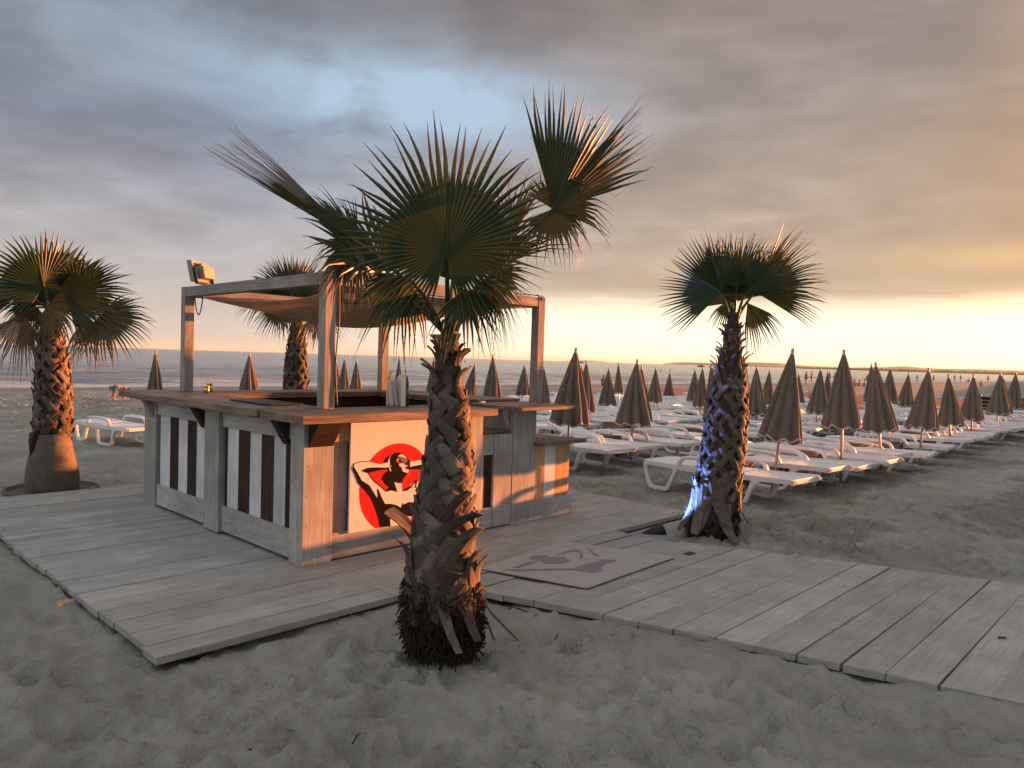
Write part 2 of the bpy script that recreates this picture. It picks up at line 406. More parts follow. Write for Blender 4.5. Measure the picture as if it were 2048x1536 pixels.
def sea_mat():
    m, t, b = new_mat('sea water')
    tc = t.N.new('ShaderNodeTexCoord').outputs['Object']
    o = t.xyz(tc)
    w1 = t.noise(t.vm('MULTIPLY', tc, (.16, .75, 1)), 1.0, 6, .65, .3)
    w2 = t.noise(t.vm('MULTIPLY', tc, (.5, 1.6, 1)), 1.0, 5, .65, .2)
    h = t.m('ADD', t.m('MULTIPLY', w1, 1.6), t.m('MULTIPLY', w2, .45))
    t.L.new(t.bump(h, .55, .30), b.inputs['Normal'])
    fo = t.noise(t.vm('MULTIPLY', tc, (.16, 1.3, 1)), 1.0, 6, .65, .5)
    near = t.sstep(o[1], 60.0, 44.0)
    foam = t.m('MULTIPLY', t.sstep(t.m('ADD', fo, t.m('MULTIPLY', near, .24)), .60, .70), t.m('MULTIPLY_ADD', near, .75, .0))
    c = t.mix(foam, (.17, .19, .215), (.72, .70, .69))
    t.L.new(c, b.inputs['Base Color'])
    t.L.new(t.m('MULTIPLY_ADD', foam, .5, .17), b.inputs['Roughness']); b.inputs['IOR'].default_value = 1.33
    return m
M['sea'] = sea_mat()
def hill_mat(name, c): return plain(name, c, .95, noise=.2, scale=.01)
M['hill'] = hill_mat('distant scrub', (.12, .11, .08))
M['tree_far'] = hill_mat('distant trees', (.05, .055, .035))

# ------------------------------------------------------------------ terrain
def walk_near(y): return 3.50 + (3.56 - y) * .27 - max(0, 1.3 - y) * .06     # edges of the boardwalk (x as a function of y)
def walk_far(y): return 5.66 + (3.78 - y) * .375
DECK = (1.47, 7.05, 3.85, 9.0)
def base_z(x, y): return -.060 - .0150 * np.clip(y - 8, 0, 60)
def ground_z(X, Y, fine=True):
    X = np.asarray(X, float); Y = np.asarray(Y, float)
    z = base_z(X, Y)
    damp = np.clip((44 - Y) / 12, .08, 1)
    z = z + damp * (.07 * vnoise(X * .55 + 9, Y * .55 + 4, 1) + .05 * vnoise(X * 1.6 + 3, Y * 1.6, 2))
    if fine:
        wx = X + .10 * vnoise(X * 4, Y * 4, 3); wy = Y + .10 * vnoise(X * 4 + 50, Y * 4, 4)
        a = vnoise(wx * 4.2, wy * 4.2, 5); b = vnoise(wx * 8.5 + 17, wy * 8.5, 6); c = vnoise(X * 19, Y * 19 + 5, 8)
        z = z + damp * (.050 * (.5 - np.abs(a) * 2.0) + .046 * (.4 - np.abs(b) * 1.7) + .024 * c)
    # unseen sand bank added beyond the right of the view to shade the ground
    s = Y - (.16 * X - 1.25)
    rise = np.clip((-s) / 1.3, 0, 1) * np.clip((X - 2.4) / 2.4, 0, 1)
    z = z + rise * rise * (3 - 2 * rise) * (.74 - .006 * np.clip(X - 10, 0, 10))
    # scuffed hollow round the near palm and heaps along the deck
    r = np.hypot(X - 2.9, Y - 2.95); z = z - .045 * np.exp(-(r / .75) ** 2)
    z = z + .018 * np.exp(-((X - 1.33) / .12) ** 2) * np.clip((Y - 4.2) / .5, 0, 1) * (.4 + 1.2 * vnoise(X * 3, Y * 4.5, 12))
    ew = 3.50 + (3.56 - Y) * .27 - np.clip(1.3 - Y, 0, 9) * .06
    z = z + .028 * np.exp(-((X - ew + .06) / .16) ** 2) * (Y < 3.4) * (.75 + vnoise(X * 2, Y * 3, 14)) + .024 * np.exp(-((Y - 3.80) / .12) ** 2) * ((X > 1.4) & (X < 3.4)) * (.75 + vnoise(X * 3, Y * 2, 15))
    # never above the timber
    ind = (X > DECK[0] - .02) & (X < DECK[1] + .02) & (Y > np.where(X > 5.7, 4.01, DECK[2] - .02)) & (Y < DECK[3] + .05)
    z = np.where((X > 5.6) & (X < 7.4) & (Y > 3.6) & (Y < 4.03), np.maximum(z, -.035), z)
    inw = (Y < np.where(X > 5.5, 3.84, 4.1)) & (X > 3.50 + (3.56 - Y) * .27 - np.clip(1.3 - Y, 0, 9) * .06) & (X < 5.66 + (3.78 - Y) * .375)
    z = np.where(ind | inw, np.minimum(z, -.062), z)
    z = np.where(Y > 46, z - (Y - 46) * .05, z)
    return z
def gz(x, y): return float(ground_z(np.array([x]), np.array([y]))[0])

def axis_lines(segs):
    out = []
    for a, b, st in segs: out += list(np.arange(a, b, st))
    return np.array(out)
def geo(a, b, st, k):
    out = [a]
    while out[-1] < b: out.append(out[-1] + st); st *= k
    return out
xs = np.concatenate([-np.array(geo(1.0, 260, .3, 1.25))[::-1], np.arange(-.97, 8.0, .03), np.arange(8.0, 14, .055), np.arange(14, 36, .16), np.array(geo(36, 900, .3, 1.12))])
ys = np.concatenate([-np.array(geo(1.0, 120, .3, 1.3))[::-1], np.arange(-.97, 6.0, .03), np.arange(6.0, 11, .05), np.arange(11, 40, .16), np.arange(40, 58, .4), [60, 70]])
gx, gy = np.meshgrid(xs, ys, indexing='ij')
gzv = ground_z(gx, gy)
def clear_of_timber(x, y): return not ((1.2 < x < 7.2 and 3.6 < y < 9.2) or (walk_near(y) - .25 < x < walk_far(y) + .2 and y < 4.1))
frg = np.random.default_rng(5)
for k in range(2600):                                            # footprints and scuffs
    x = frg.uniform(-.8, 13.5); y = frg.uniform(-.9, 10.5)
    if k < 1500: x = frg.uniform(-.5, 8.0); y = frg.uniform(-.8, 4.6)
    if not clear_of_timber(x, y): continue
    an = frg.uniform(0, math.pi); L = frg.uniform(.07, .14); W = frg.uniform(.035, .06); dp = frg.uniform(.014, .046)
    i0, i1 = np.searchsorted(xs, (x - .45, x + .45)); j0, j1 = np.searchsorted(ys, (y - .45, y + .45))
    dx = gx[i0:i1, j0:j1] - x; dy = gy[i0:i1, j0:j1] - y
    q = ((dx * math.cos(an) + dy * math.sin(an)) / L) ** 2 + ((dy * math.cos(an) - dx * math.sin(an)) / W) ** 2
    gzv[i0:i1, j0:j1] += -dp * np.exp(-q ** 1.3) + dp * .55 * np.exp(-(np.sqrt(q) - 1.55) ** 2 / .12)
me = bpy.data.meshes.new('sand'); nx, ny = gx.shape
V = np.stack([gx, gy, gzv], -1).reshape(-1, 3)
idx = np.arange(nx * ny).reshape(nx, ny)
F = np.stack([idx[:-1, :-1], idx[1:, :-1], idx[1:, 1:], idx[:-1, 1:]], -1).reshape(-1, 4)
me.vertices.add(len(V)); me.vertices.foreach_set('co', V.ravel())
me.loops.add(F.size); me.loops.foreach_set('vertex_index', F.ravel().astype(np.int32))
me.polygons.add(len(F)); me.polygons.foreach_set('loop_start', np.arange(0, F.size, 4, dtype=np.int32))
me.polygons.foreach_set('use_smooth', np.ones(len(F), bool)); me.update(calc_edges=True); me.validate()
me.materials.append(M['sand'])
go = bpy.data.objects.new('beach_sand', me); col.objects.link(go); tag(go, 'pale rippled beach sand with footprints and dark debris', 'sand', None, 'structure')

# sea: swell crests parallel to the shore
SEA_Z = -.60
sx = np.concatenate([-np.array(geo(0, 30000, 1.2, 1.10))[::-1][:-1], np.arange(0, 60, 1.0), np.array(geo(60, 40000, 1.2, 1.07))])
sy = np.concatenate([np.arange(43.0, 75, .22), np.array(geo(75, 40000, .3, 1.035))])
gx, gy = np.meshgrid(sx, sy, indexing='ij')
am = np.clip((gy - 44) / 6, .0, 1) * np.clip(1 - (gy - 60) / 400, 0, 1)
ph = gy + 2.2 * vnoise(gx * .05, gy * .02, 21) * 3 + 1.0 * vnoise(gx * .25, gy * .1, 24)
sw = .5 + .5 * np.sin(ph * 2 * math.pi / 7.5)
br = np.clip(vnoise(gx * .035, gy * .12, 22) + .55, 0, 1)
zz = SEA_Z + am * (.30 * (sw ** 3) * br * np.exp(-np.clip(gy - 56, 0, 999) / 60) + .10 * vnoise(gx * .4, gy * 1.1, 23))
me = bpy.data.meshes.new('sea'); nx, ny = gx.shape
V = np.stack([gx, gy, zz], -1).reshape(-1, 3); idx = np.arange(nx * ny).reshape(nx, ny)
F = np.stack([idx[:-1, :-1], idx[1:, :-1], idx[1:, 1:], idx[:-1, 1:]], -1).reshape(-1, 4)
me.from_pydata(V.tolist(), [], F.tolist()); me.polygons.foreach_set('use_smooth', np.ones(len(F), bool)); me.update()
me.materials.append(M['sea'])
sea = bpy.data.objects.new('sea', me); col.objects.link(sea); tag(sea, 'grey blue sea with small breaking waves at the shore', 'sea', None, 'structure')

# distant coast: ranges of hills and a low wooded spit
def ridge(name, label, D, pts, mat, depth, seed, rough=0., zb=-2, n=160):
    """pts: (u, v) of the skyline in the photo, at distance D"""
    us = np.linspace(pts[0][0], pts[-1][0], n); vs_ = np.interp(us, [p[0] for p in pts], [p[1] for p in pts])
    mb = MB(); rows = []
    for k, (w, off) in enumerate(((0, -.5), (.55, -.22), (1, 0), (.6, .3), (0, .6))):
        row = []
        for i, (u, v) in enumerate(zip(us, vs_)):
            p = at(u, v, D); h = max(p.z, 1.0)
            d = (p - CAM); d.z = 0; d.normalize()
            q = p + d * (off * depth); jag = rough * (rng.random() - .3) if 0 < w else 0
            row.append((q.x, q.y, zb + (h - zb) * w + jag * w))
        rows.append(row)
    vs2 = [p for r in rows for p in r]
    fs = [(k * n + i, k * n + i + 1, (k + 1) * n + i + 1, (k + 1) * n + i) for k in range(4) for i in range(n - 1)]
    mb.add(vs2, fs, smooth=True); o = mb.build(name, mat); tag(o, label, 'hills', None, 'structure'); return o
ridge('hills', 'long low hills fading into the glow beyond the sea', 9000, [(1325, 727.5), (1345, 725.5), (1372, 724.2), (1400, 725.5), (1440, 725.5), (1510, 724.5), (1560, 726.5), (1620, 732), (1700, 735), (1760, 734.5), (1810, 732.5), (1840, 735), (1880, 737.5), (1960, 738.5), (2060, 742), (2200, 744), (2400, 748)], M['hill'], 1500, 3)
ridge('hills', 'tiny faint hill on the sea horizon near the sailing boat', 14000, [(1120, 722.5), (1150, 720.7), (1172, 720.2), (1195, 722), (1215, 724.5)], M['hill'], 1500, 4)
spit = []
for u in range(1590, 2420, 6):
    hz = 719 + .03 * (u - 1024); hgt = 2.2 + (u - 1590) * .004 + (random.random() * 2.2 if random.random() < .6 else 0)
    spit.append((u, hz - hgt + .5))
ridge('headland', 'low dark wooded spit of land reaching out from the right', 3200, spit, M['tree_far'], 300, 5, 1.5, -2, 420)

# ------------------------------------------------------------------ deck and boardwalk
mb = MB(); y = DECK[2]
while y < DECK[3] - .05:
    w = random.choice((.14, .19, .19, .24)); w = min(w, DECK[3] - y)
    segs = [DECK[0] + random.uniform(-.012, .012)]
    for c in sorted(random.sample((2.97, 3.9, 4.6, 5.67, 6.2), 2)): segs.append(c + random.uniform(-.03, .03))
    xe = 7.05 if y > 4.02 else 5.66
    segs = [q for q in segs if q < xe - .3] + [xe + random.uniform(-.02, .02)]
    for a, b in zip(segs[:-1], segs[1:]):
        dz = random.uniform(-.003, .003)
        mb.box(a, b - .004, y, y + w - random.choice((.004, .006, .011)), -.042 + dz, dz, 0, (random.random() * .8, 0, 0))
    y += w
for xj in (1.55, 2.9, 4.3, 5.6): mb.box(xj, xj + .07, DECK[2] + .16, DECK[3] - .03, -.115, -.044, 1, (.1, 0, 0))
mb.box(5.8, 5.87, 4.06, DECK[3] - .03, -.115, -.044, 1, (.1, 0, 0)); mb.box(6.9, 6.97, 4.06, DECK[3] - .03, -.115, -.044, 1, (.1, 0, 0))
dk = mb.build('deck_floor', M['deck_wood'], bevel=.003); tag(dk, 'grey weathered plank deck under the wooden bar', 'deck', None, 'structure')
mb = MB(); y = 3.83
while y > -3.2:
    w = random.uniform(.20, .245); g = random.choice((.004, .006, .008, .014)); y0 = y - w + g
    ym = (y + y0) / 2; xa = walk_near(ym) + random.uniform(-.005, .005); xb = walk_far(ym) + random.uniform(-.01, .01)
    if y > 3.4: xa = 3.50
    dz = random.uniform(-.003, .003) - (.012 if random.random() < .10 else 0); tl = random.uniform(-.004, .004); rot = random.uniform(-.008, .008)
    def xf(p, dz=dz, tl=tl, ym=ym, rot=rot, xa=xa):
        e = random.uniform(-.004, .004); x = (3.50 if p.y > 3.5 else walk_near(p.y) + e) if p.x < xa + .5 else walk_far(p.y) + e
        return Vector((x, p.y + (x - xa - 1.2) * rot, p.z + dz + (p.y - ym) * tl * 4))
    mb.box(xa, xb, y0, y, -.048, -.004, 0, (random.random(), 0, 0), xf=xf)
    y -= w
for off in (.25, 1.05, 1.9):
    for k in range(7):
        ya, yb = 3.7 - k, 2.72 - k
        xa, xb = walk_near(ya) + off, walk_near(yb) + off
        def xf2(p, ya=ya, yb=yb, xa=xa, xb=xb): return Vector((p.x + (ya - p.y) / (ya - yb) * (xb - xa), p.y, p.z))
        mb.box(xa, xa + .07, yb, ya, -.13, -.062, 1, (.1, 0, 0), xf=xf2)
bw = mb.build('boardwalk', M['deck_wood'], bevel=.003); tag(bw, 'plank boardwalk leading from the bar deck across the sand', 'boardwalk', None, 'structure')

# ------------------------------------------------------------------ doormat with the printed emblem
def poly_on(mb, poly, conv, off, mi):
    """a traced outline laid on a flat panel; ear-safe by using one n-gon"""
    vs = [conv(a, b, off) for a, b in poly]; mb.add(vs, [tuple(range(len(vs)))], mi)
mt = thing('doormat', 'square grey doormat with faded purple figure on the boardwalk', 'doormat', (4.5, 3.55, 0))
mb = MB(); mp = [(4.03, 3.09), (5.23, 3.13), (4.91, 4.08), (3.80, 3.90)]
mb.prism(mp, .006, .016, 'z'); mb.build('pad', M['mat_grey'], mt, bevel=.003)
mb = MB()
def cv(a, b, o): 
    p = on_z(940 + a / 4.655, 1040 + b / 4.655, .018); return (p.x, p.y, p.z + o)
for P in ([(550, 350), (600, 322), (680, 330), (720, 325), (720, 345), (880, 340), (905, 365), (950, 385), (830, 405), (700, 410), (650, 375), (560, 370)],
          [(390, 450), (480, 410), (560, 390), (640, 378), (560, 410), (470, 440)],
          [(800, 325), (890, 290), (1000, 265), (1030, 290), (1050, 325), (1045, 360), (1020, 365), (1025, 300), (960, 290), (880, 310)],
          [(270, 460), (500, 458), (700, 450), (850, 448), (960, 450), (1050, 415), (1170, 390), (1230, 365), (1330, 370), (1370, 380), (1280, 400), (1210, 440), (1240, 465), (1170, 490), (1060, 480), (980, 465), (850, 468), (680, 468), (480, 480)],
          [(1080, 255), (1130, 272), (1160, 305), (1205, 345), (1150, 325), (1115, 282)]):
    poly_on(mb, P, cv, 0, 0)
mb.build('print', M['mat_purple'], mt)

# ------------------------------------------------------------------ the bar
bar = thing('beach_bar', 'square wooden beach bar with striped plank sides and brown counter', 'bar', (4.4, 6.3, 0))
def part(name, mat, bevel=.004, parent=None):
    return lambda mb: mb.build(name, mat, parent or bar, bevel=bevel)
# striped plank panels of the left side (plane x = 2.85)
for (ya, yb, edges, cols) in ((5.0, 6.13, (5.0, 5.11, 5.29, 5.49, 5.68, 5.88, 6.08, 6.13), 'dwdwdwd'), (6.42, 7.54, (6.42, 6.47, 6.70, 6.90, 7.10, 7.30, 7.54), 'dwdwdw')):
    mb = MB()
    for a, b, c in zip(edges[:-1], edges[1:], cols):
        mb.box(2.868, 2.89, a + .002, b - .002, .22, .95, 2, None, 0 if c == 'w' else 1)
    mb.build('striped_panel', [M['white_wood'], M['dark_wood']], bar, bevel=.002)
mb = MB(); mb.box(2.845, 2.866, 5.0, 6.13, .925, 1.065, 1); mb.box(2.845, 2.866, 6.42, 7.56, .925, 1.065, 1); mb.build('top_rail', M['grey_wood'], bar, bevel=.003)
mb = MB(); mb.box(2.845, 2.866, 5.0, 6.13, .03, .245, 1); mb.box(2.845, 2.866, 6.42, 7.56, .03, .235, 1); mb.build('bottom_rail', M['grey_wood'], bar, bevel=.003)
mb = MB(); mb.box(2.815, 2.90, 6.14, 6.42, .015, 1.066, 2); mb.build('side_post', M['grey_wood'], bar, bevel=.003)
mb = MB(); mb.box(2.835, 2.90, 7.575, 7.87, .0, 1.066, 2); mb.build('side_post', M['grey_wood'], bar, bevel=.003)
mb = MB(); mb.box(2.835, 3.09, 4.80, 4.985, .0, 1.066, 2, (.6, 0, 0))
cp_ = mb.build('corner_post', M['grey_wood'], bar, bevel=.004)
mb = MB()
for k, (x, z) in enumerate(((2.87, .10), (2.87, .30), (2.866, .52), (2.87, .74), (2.872, .93), (3.06, .12), (3.062, .55), (3.06, .90))): mb.tube([(x, 4.799, z), (x, 4.803, z)], .0045, 8, cap=True)
for y, z in ((4.83, .15), (4.95, .16), (4.83, .60), (4.95, .62), (4.84, .98), (4.95, .97)): mb.tube([(2.8335, y, z), (2.838, y, z)], .0045, 8)
o_ = mb.build('screw_heads', M['twig'], cp_); o_['kind'] = 'stuff'
# brackets under the overhanging counter
for yb in (5.02, 6.46, 7.62):
    mb = MB(); mb.prism([(2.84, 1.066), (2.73, 1.066), (2.84, .88)], yb, yb + .09, 'y', 0, (.3, 0, 0)); mb.build('bracket', M['dark_wood'] if yb < 7 else M['beam_wood'], bar, bevel=.002)
mb = MB(); mb.prism([(4.795, 1.066), (4.66, 1.066), (4.795, .88)], 2.87, 3.08, 'x', 0, (.3, 0, 0)); mb.build('bracket', M['dark_wood'], bar, bevel=.002)
# front side (plane y = 4.82)
mb = MB(); mb.box(3.092, 3.24, 4.835, 4.855, .2, 1.064, 2); mb.build('front_board', M['pink_board'], bar, bevel=.002)
mb = MB(); mb.box(4.165, 4.50, 4.835, 4.855, .2, 1.064, 2); mb.build('front_board', M['pink_board'], bar, bevel=.002)
mb = MB(); mb.box(3.10, 3.235, 4.815, 4.833, .905, 1.064, 0); mb.build('top_rail', M['pine'], bar, bevel=.002)
mb = MB(); mb.box(3.092, 4.50, 4.812, 4.86, .015, .21, 0); mb.build('bottom_rail', M['grey_wood'], bar, bevel=.003)
mb = MB(); mb.box(4.50, 4.645, 4.80, 5.30, .0, 1.10, 2); mb.build('end_post', M['grey_wood'], bar, bevel=.003)
mb = MB(); mb.box(4.648, 4.685, 4.822, 4.845, .2, .69, 2, None, 0); mb.box(4.686, 4.80, 4.832, 4.85, .2, .69, 2, None, 1); mb.build('striped_panel', [M['white_wood'], M['dark_wood']], bar, bevel=.002)
mb = MB(); mb.box(4.648, 4.80, 4.815, 4.852, .69, .87, 0); mb.box(4.648, 4.80, 4.815, 4.852, .015, .2, 0); mb.box(4.803, 5.045, 4.808, 4.85, .015, .87, 2); mb.build('low_door', M['grey_wood'], bar, bevel=.003)
mb = MB(); mb.box(4.65, 5.04, 4.84, 5.22, .872, .90, 0); mb.build('door_ledge', M['top_wood'], bar, bevel=.003)
mb = MB(); mb.box(5.05, 5.37, 4.805, 4.85, .0, 1.098, 2); mb.box(5.05, 5.09, 4.852, 5.30, .0, 1.098, 2); mb.box(5.50, 5.56, 5.10, 5.25, .78, 1.098, 2); mb.box(5.372, 5.54, 5.14, 5.17, .86, 1.098, 0); mb.build('pedestal', M['grey_wood'], bar, bevel=.003)
mb = MB(); mb.box(4.94, 5.75, 4.60, 4.83, 1.10, 1.132, 0); mb.box(4.94, 5.75, 4.836, 5.06, 1.10, 1.132, 0); mb.box(4.94, 5.75, 5.066, 5.32, 1.10, 1.132, 0); mb.build('pedestal_top', M['top_wood'], bar, bevel=.003)
mb = MB(); mb.prism([(4.98, 1.098), (5.048, 1.098), (5.048, .90)], 4.86, 4.90, 'y'); mb.build('bracket', M['grey_wood'], bar, bevel=.002)
mb = MB(); mb.box(5.38, 5.535, 4.828, 4.85, .19, .735, 2, (.9, 0, 0), 0); mb.box(5.538, 5.70, 4.828, 4.85, .19, .735, 2, None, 1); mb.box(5.703, 5.90, 4.828, 4.85, .19, .735, 2, (.6, 0, 0), 0); mb.build('striped_panel', [M['pine'], M['white_wood']], bar, bevel=.002)
mb = MB(); mb.box(5.372, 5.955, 4.805, 4.85, .0, .19, 0); mb.build('bottom_rail', M['grey_wood'], bar, bevel=.003)
mb = MB(); mb.box(5.34, 6.04, 4.70, 5.02, .74, .775, 0); mb.box(5.34, 6.04, 5.025, 5.36, .74, .775, 0); mb.build('low_shelf', M['top_wood'], bar, bevel=.003)
mb = MB(); mb.box(5.915, 5.95, 4.852, 5.36, .0, .738, 2); mb.build('end_panel', M['pine'], bar, bevel=.003)
# counters
mb = MB()
for a, b in ((2.72, 2.93), (2.934, 3.14), (3.144, 3.36)): mb.box(a, b, 5.292, 8.28, 1.068, 1.128, 1)
for a, b in ((4.63, 4.84), (4.844, 5.06), (5.064, 5.288)): mb.box(2.72 if a < 5 else 2.74, 4.66, a, b, 1.068, 1.128, 0)
for a, b in ((7.5, 7.78), (7.785, 8.1)): mb.box(3.364, 6.1, a, b, 1.068, 1.128, 0)
for a, b in ((5.45, 5.76), (5.765, 6.1)): mb.box(a, b, 5.72, 7.496, 1.068, 1.128, 1)
mb.build('counter', M['top_wood'], bar, bevel=.004)
mb = MB(); mb.box(2.93, 5.94, 7.82, 7.86, .0, 1.066, 2); mb.box(5.90, 5.94, 5.76, 7.818, .0, 1.066, 2); mb.box(3.0, 5.9, 7.55, 7.57, .0, 1.05, 0); mb.box(5.50, 5.52, 5.9, 7.5, .0, 1.05, 1); mb.build('back_wall', M['dark_wood'], bar)
mb = MB(); mb.box(5.72, 6.02, 5.752, 5.782, .0, 1.03, 2, (.6, 0, 0)); mb.build('end_panel', M['pine'], bar, bevel=.003)
mb = MB(); mb.box(5.47, 5.98, 5.745, 5.785, 1.034, 1.066, 0); mb.box(5.42, 5.98, 5.735, 5.785, .70, .745, 0); mb.box(5.42, 5.47, 5.745, 5.785, .748, .86, 2); mb.box(5.42, 5.715, 5.745, 5.785, .862, .90, 0); mb.build('end_panel', M['pine'], bar, bevel=.003)
mb = MB(); mb.box(3.095, 4.50, 4.862, 4.90, .0, 1.06, 0); mb.box(2.905, 2.93, 4.99, 7.82, .0, 1.06, 1); mb.build('inner_wall', M['dark_wood'], bar)
sk = on_y(965, 813, 5.62)
mb = MB(); mb.box(sk.x - .03, sk.x + .035, 5.61, 5.63, sk.z - .05, sk.z + .055, 0); mb.build('socket', M['socket'], bar, bevel=.004)
# sign panel with the emblem
SY = 4.792
mb = MB(); mb.box(3.232, 4.16, SY, 4.811, .195, 1.066, 0); sp = mb.build('sign_panel', M['sign_white'], bar, bevel=.002)
sp['label'] = 'white sign panel with woman in sunglasses on a red disc'
S5 = 6.98
def ce(a, b, o):
    p = on_y(680 + a / S5, 860 + b / S5, SY - .001); return (p.x, SY - .0012 - o, p.z)
# circle through traced rim points
pts = [ce(*q, 0) for q in ((265, 880), (420, 430), (600, 255), (830, 187), (1000, 222), (1165, 350), (330, 1160), (420, 1310))]
A = np.array([[2 * p[0], 2 * p[2], 1] for p in pts]); bb = np.array([p[0] ** 2 + p[2] ** 2 for p in pts])
cx, cz, cc = np.linalg.lstsq(A, bb, rcond=None)[0]; cr = math.sqrt(cc + cx * cx + cz * cz)
mb = MB()
disc = [(cx + cr * math.cos(a), SY - .0012, max(cz + cr * math.sin(a), .198)) for a in np.linspace(0, 2 * math.pi, 97)[:-1]]
mb.add(disc, [tuple(range(96))], 0)
white = [[(185, 495), (205, 465), (300, 443), (420, 440), (560, 468), (640, 455), (680, 400), (715, 350), (735, 350), (720, 520), (690, 530), (520, 520), (400, 525), (295, 565), (380, 600), (470, 710), (560, 780), (640, 855), (720, 845), (800, 865), (790, 830), (755, 720), (860, 735), (865, 850), (940, 850), (980, 770), (1050, 710), (1120, 720), (1110, 800), (1085, 870), (1040, 950), (1035, 1020), (960, 1020), (880, 1050), (850, 1095), (790, 1060), (700, 1040), (625, 1040), (590, 970), (530, 850), (515, 945), (470, 880), (410, 780), (300, 705), (250, 605), (215, 555), (195, 510)],
         [(970, 445), (1170, 412), (1260, 395), (1260, 465), (1170, 478), (1080, 495), (970, 520)],
         [(690, 1248), (780, 1218), (830, 1188), (900, 1188), (990, 1205), (985, 1310), (705, 1345)]]
black = [[(178, 495), (193, 508), (215, 553), (250, 602), (300, 702), (410, 772), (470, 872), (515, 945), (530, 940), (513, 822), (535, 830), (590, 960), (630, 1032), (700, 1028), (790, 1050), (850, 1085), (870, 1008), (882, 1042), (960, 1005), (1037, 1010), (1045, 1150), (992, 1207), (900, 1190), (830, 1190), (780, 1220), (695, 1245), (705, 1340), (562, 1358), (540, 1230), (490, 1080), (440, 960), (350, 840), (250, 740), (203, 610), (172, 545)],
         [(178, 497), (200, 465), (300, 436), (420, 436), (560, 464), (640, 451), (640, 458), (560, 472), (420, 444), (300, 446), (205, 472), (190, 510)],
         [(290, 568), (380, 528), (480, 522), (600, 525), (692, 520), (692, 547), (590, 557), (480, 577), (380, 602)],
         [(382, 598), (395, 600), (475, 705), (565, 775), (645, 850), (640, 862), (555, 785), (465, 715)],
         [(722, 347), (790, 312), (850, 318), (805, 372), (780, 432), (815, 470), (820, 502), (855, 522), (865, 572), (945, 605), (880, 680), (865, 740), (800, 740), (760, 715), (765, 770), (797, 866), (720, 840), (640, 862), (690, 792), (640, 762), (585, 672), (610, 620), (680, 560), (690, 530), (700, 480), (695, 400)],
         [(845, 316), (910, 350), (950, 405), (975, 445), (978, 490), (960, 560), (950, 555), (966, 480), (938, 410), (890, 357), (830, 335)],
         [(618, 435), (630, 405), (660, 380), (700, 347), (690, 365), (665, 455), (620, 455)],
         [(958, 520), (1080, 492), (1170, 476), (1260, 463), (1260, 545), (1160, 552), (1050, 548), (952, 558)],
         [(870, 858), (895, 830), (955, 800), (1000, 768), (1050, 706), (1060, 710), (1010, 780), (955, 835)],
         [(1045, 705), (1085, 700), (1068, 745), (1060, 805), (1045, 805), (1050, 750)],
         [(1118, 720), (1126, 725), (1095, 870), (1048, 950), (1040, 1012), (1030, 1010), (1036, 948), (1085, 868)],
         [(905, 520), (925, 512), (948, 520), (950, 548), (930, 545), (918, 535), (940, 530)],
         [(925, 440), (945, 480), (930, 490), (905, 482), (915, 465)],
         [(965, 800), (1095, 800), (1095, 806), (965, 806)]]
face = [[(820, 470), (850, 462), (905, 470), (918, 490), (942, 492), (905, 520), (955, 548), (948, 602), (870, 576), (857, 520), (822, 500)],
        [(805, 365), (850, 333), (895, 352), (935, 405), (870, 372), (830, 370)], [(685, 545), (684, 515), (712, 494), (716, 500), (696, 520), (714, 572), (700, 578)],
        [(785, 440), (795, 412), (826, 388), (822, 402)]]
grey = [[(832, 376), (880, 376), (942, 420), (928, 450), (895, 472), (860, 446), (838, 410)]]
for k, (L, mi) in enumerate(((white, 1), (black, 2), (face, 1), (grey, 3))):
    for P in L: poly_on(mb, P, ce, .0012 * (k + 1), mi)
# the mouth is dark over the face
for P in black[11:13]: poly_on(mb, P, ce, .0066, 2)
mb.build('emblem', [M['sign_red'], M['sign_white'], M['sign_black'], M['sign_grey']], sp)

# things on the counter
t_ = thing('towel', 'pale pink cloth hanging over a holder on the bar counter', 'towel', (3.93, 5.2, 1.13))
mb = MB(); n = 14
for k in range(n):
    pass
p0 = on_y(773, 806, 5.2); p1 = on_y(797, 806, 5.2)
vs = []; fs = []
for j in range(9):
    for k in range(15):
        f = k / 14; h = j / 8
        x = p0.x + (p1.x - p0.x) * (.5 + (f - .5) * (1.15 - .45 * h)); z = 1.13 + .235 * h
        vs.append((x, 5.2 + .02 * math.sin(f * 17 + h) * (1.2 - h) - .03 * (1 - h), z))
for j in range(8):
    for k in range(14): fs.append((j * 15 + k, j * 15 + k + 1, j * 15 + k + 16, j * 15 + k + 15))
mb.add(vs, fs, smooth=True); tw = mb.build('cloth', M['towel'], t_); sd = tw.modifiers.new('thick', 'SOLIDIFY'); sd.thickness = .012
p0 = on_y(797, 806, 5.16); c_ = thing('carton', 'tall silver white carton beside the pink cloth on the counter', 'carton', (p0.x + .03, 5.16, 1.13))
mb = MB(); mb.box(p0.x + .005, p0.x + .055, 5.13, 5.19, 1.131, 1.395, 2); mb.build('box', M['silver'], c_, bevel=.004)
mb = MB(); mb.box(p0.x + .012, p0.x + .05, 5.135, 5.185, 1.396, 1.408, 2); mb.build('lid', M['silver'], c_, bevel=.003)
p0 = on_y(809, 806, 5.2); c_ = thing('bottle', 'dark green glass bottle standing next to the silver carton', 'bottle', (p0.x, 5.2, 1.13))
mb = MB(); mb.lathe([(0, .036), (.01, .038), (.20, .038), (.225, .03), (.25, .026)], (p0.x, 5.2, 1.131)); mb.build('glass', M['bottle'], c_)
mb = MB(); mb.lathe([(.25, .027), (.275, .027), (.278, .02)], (p0.x, 5.2, 1.131)); mb.build('cap', M['silver'], c_)
p0 = on_y(779, 760, 5.32)
c_ = thing('plant_cutting', 'single green leaf on a stem behind the pink cloth', 'plant', (p0.x, 5.32, 1.13))
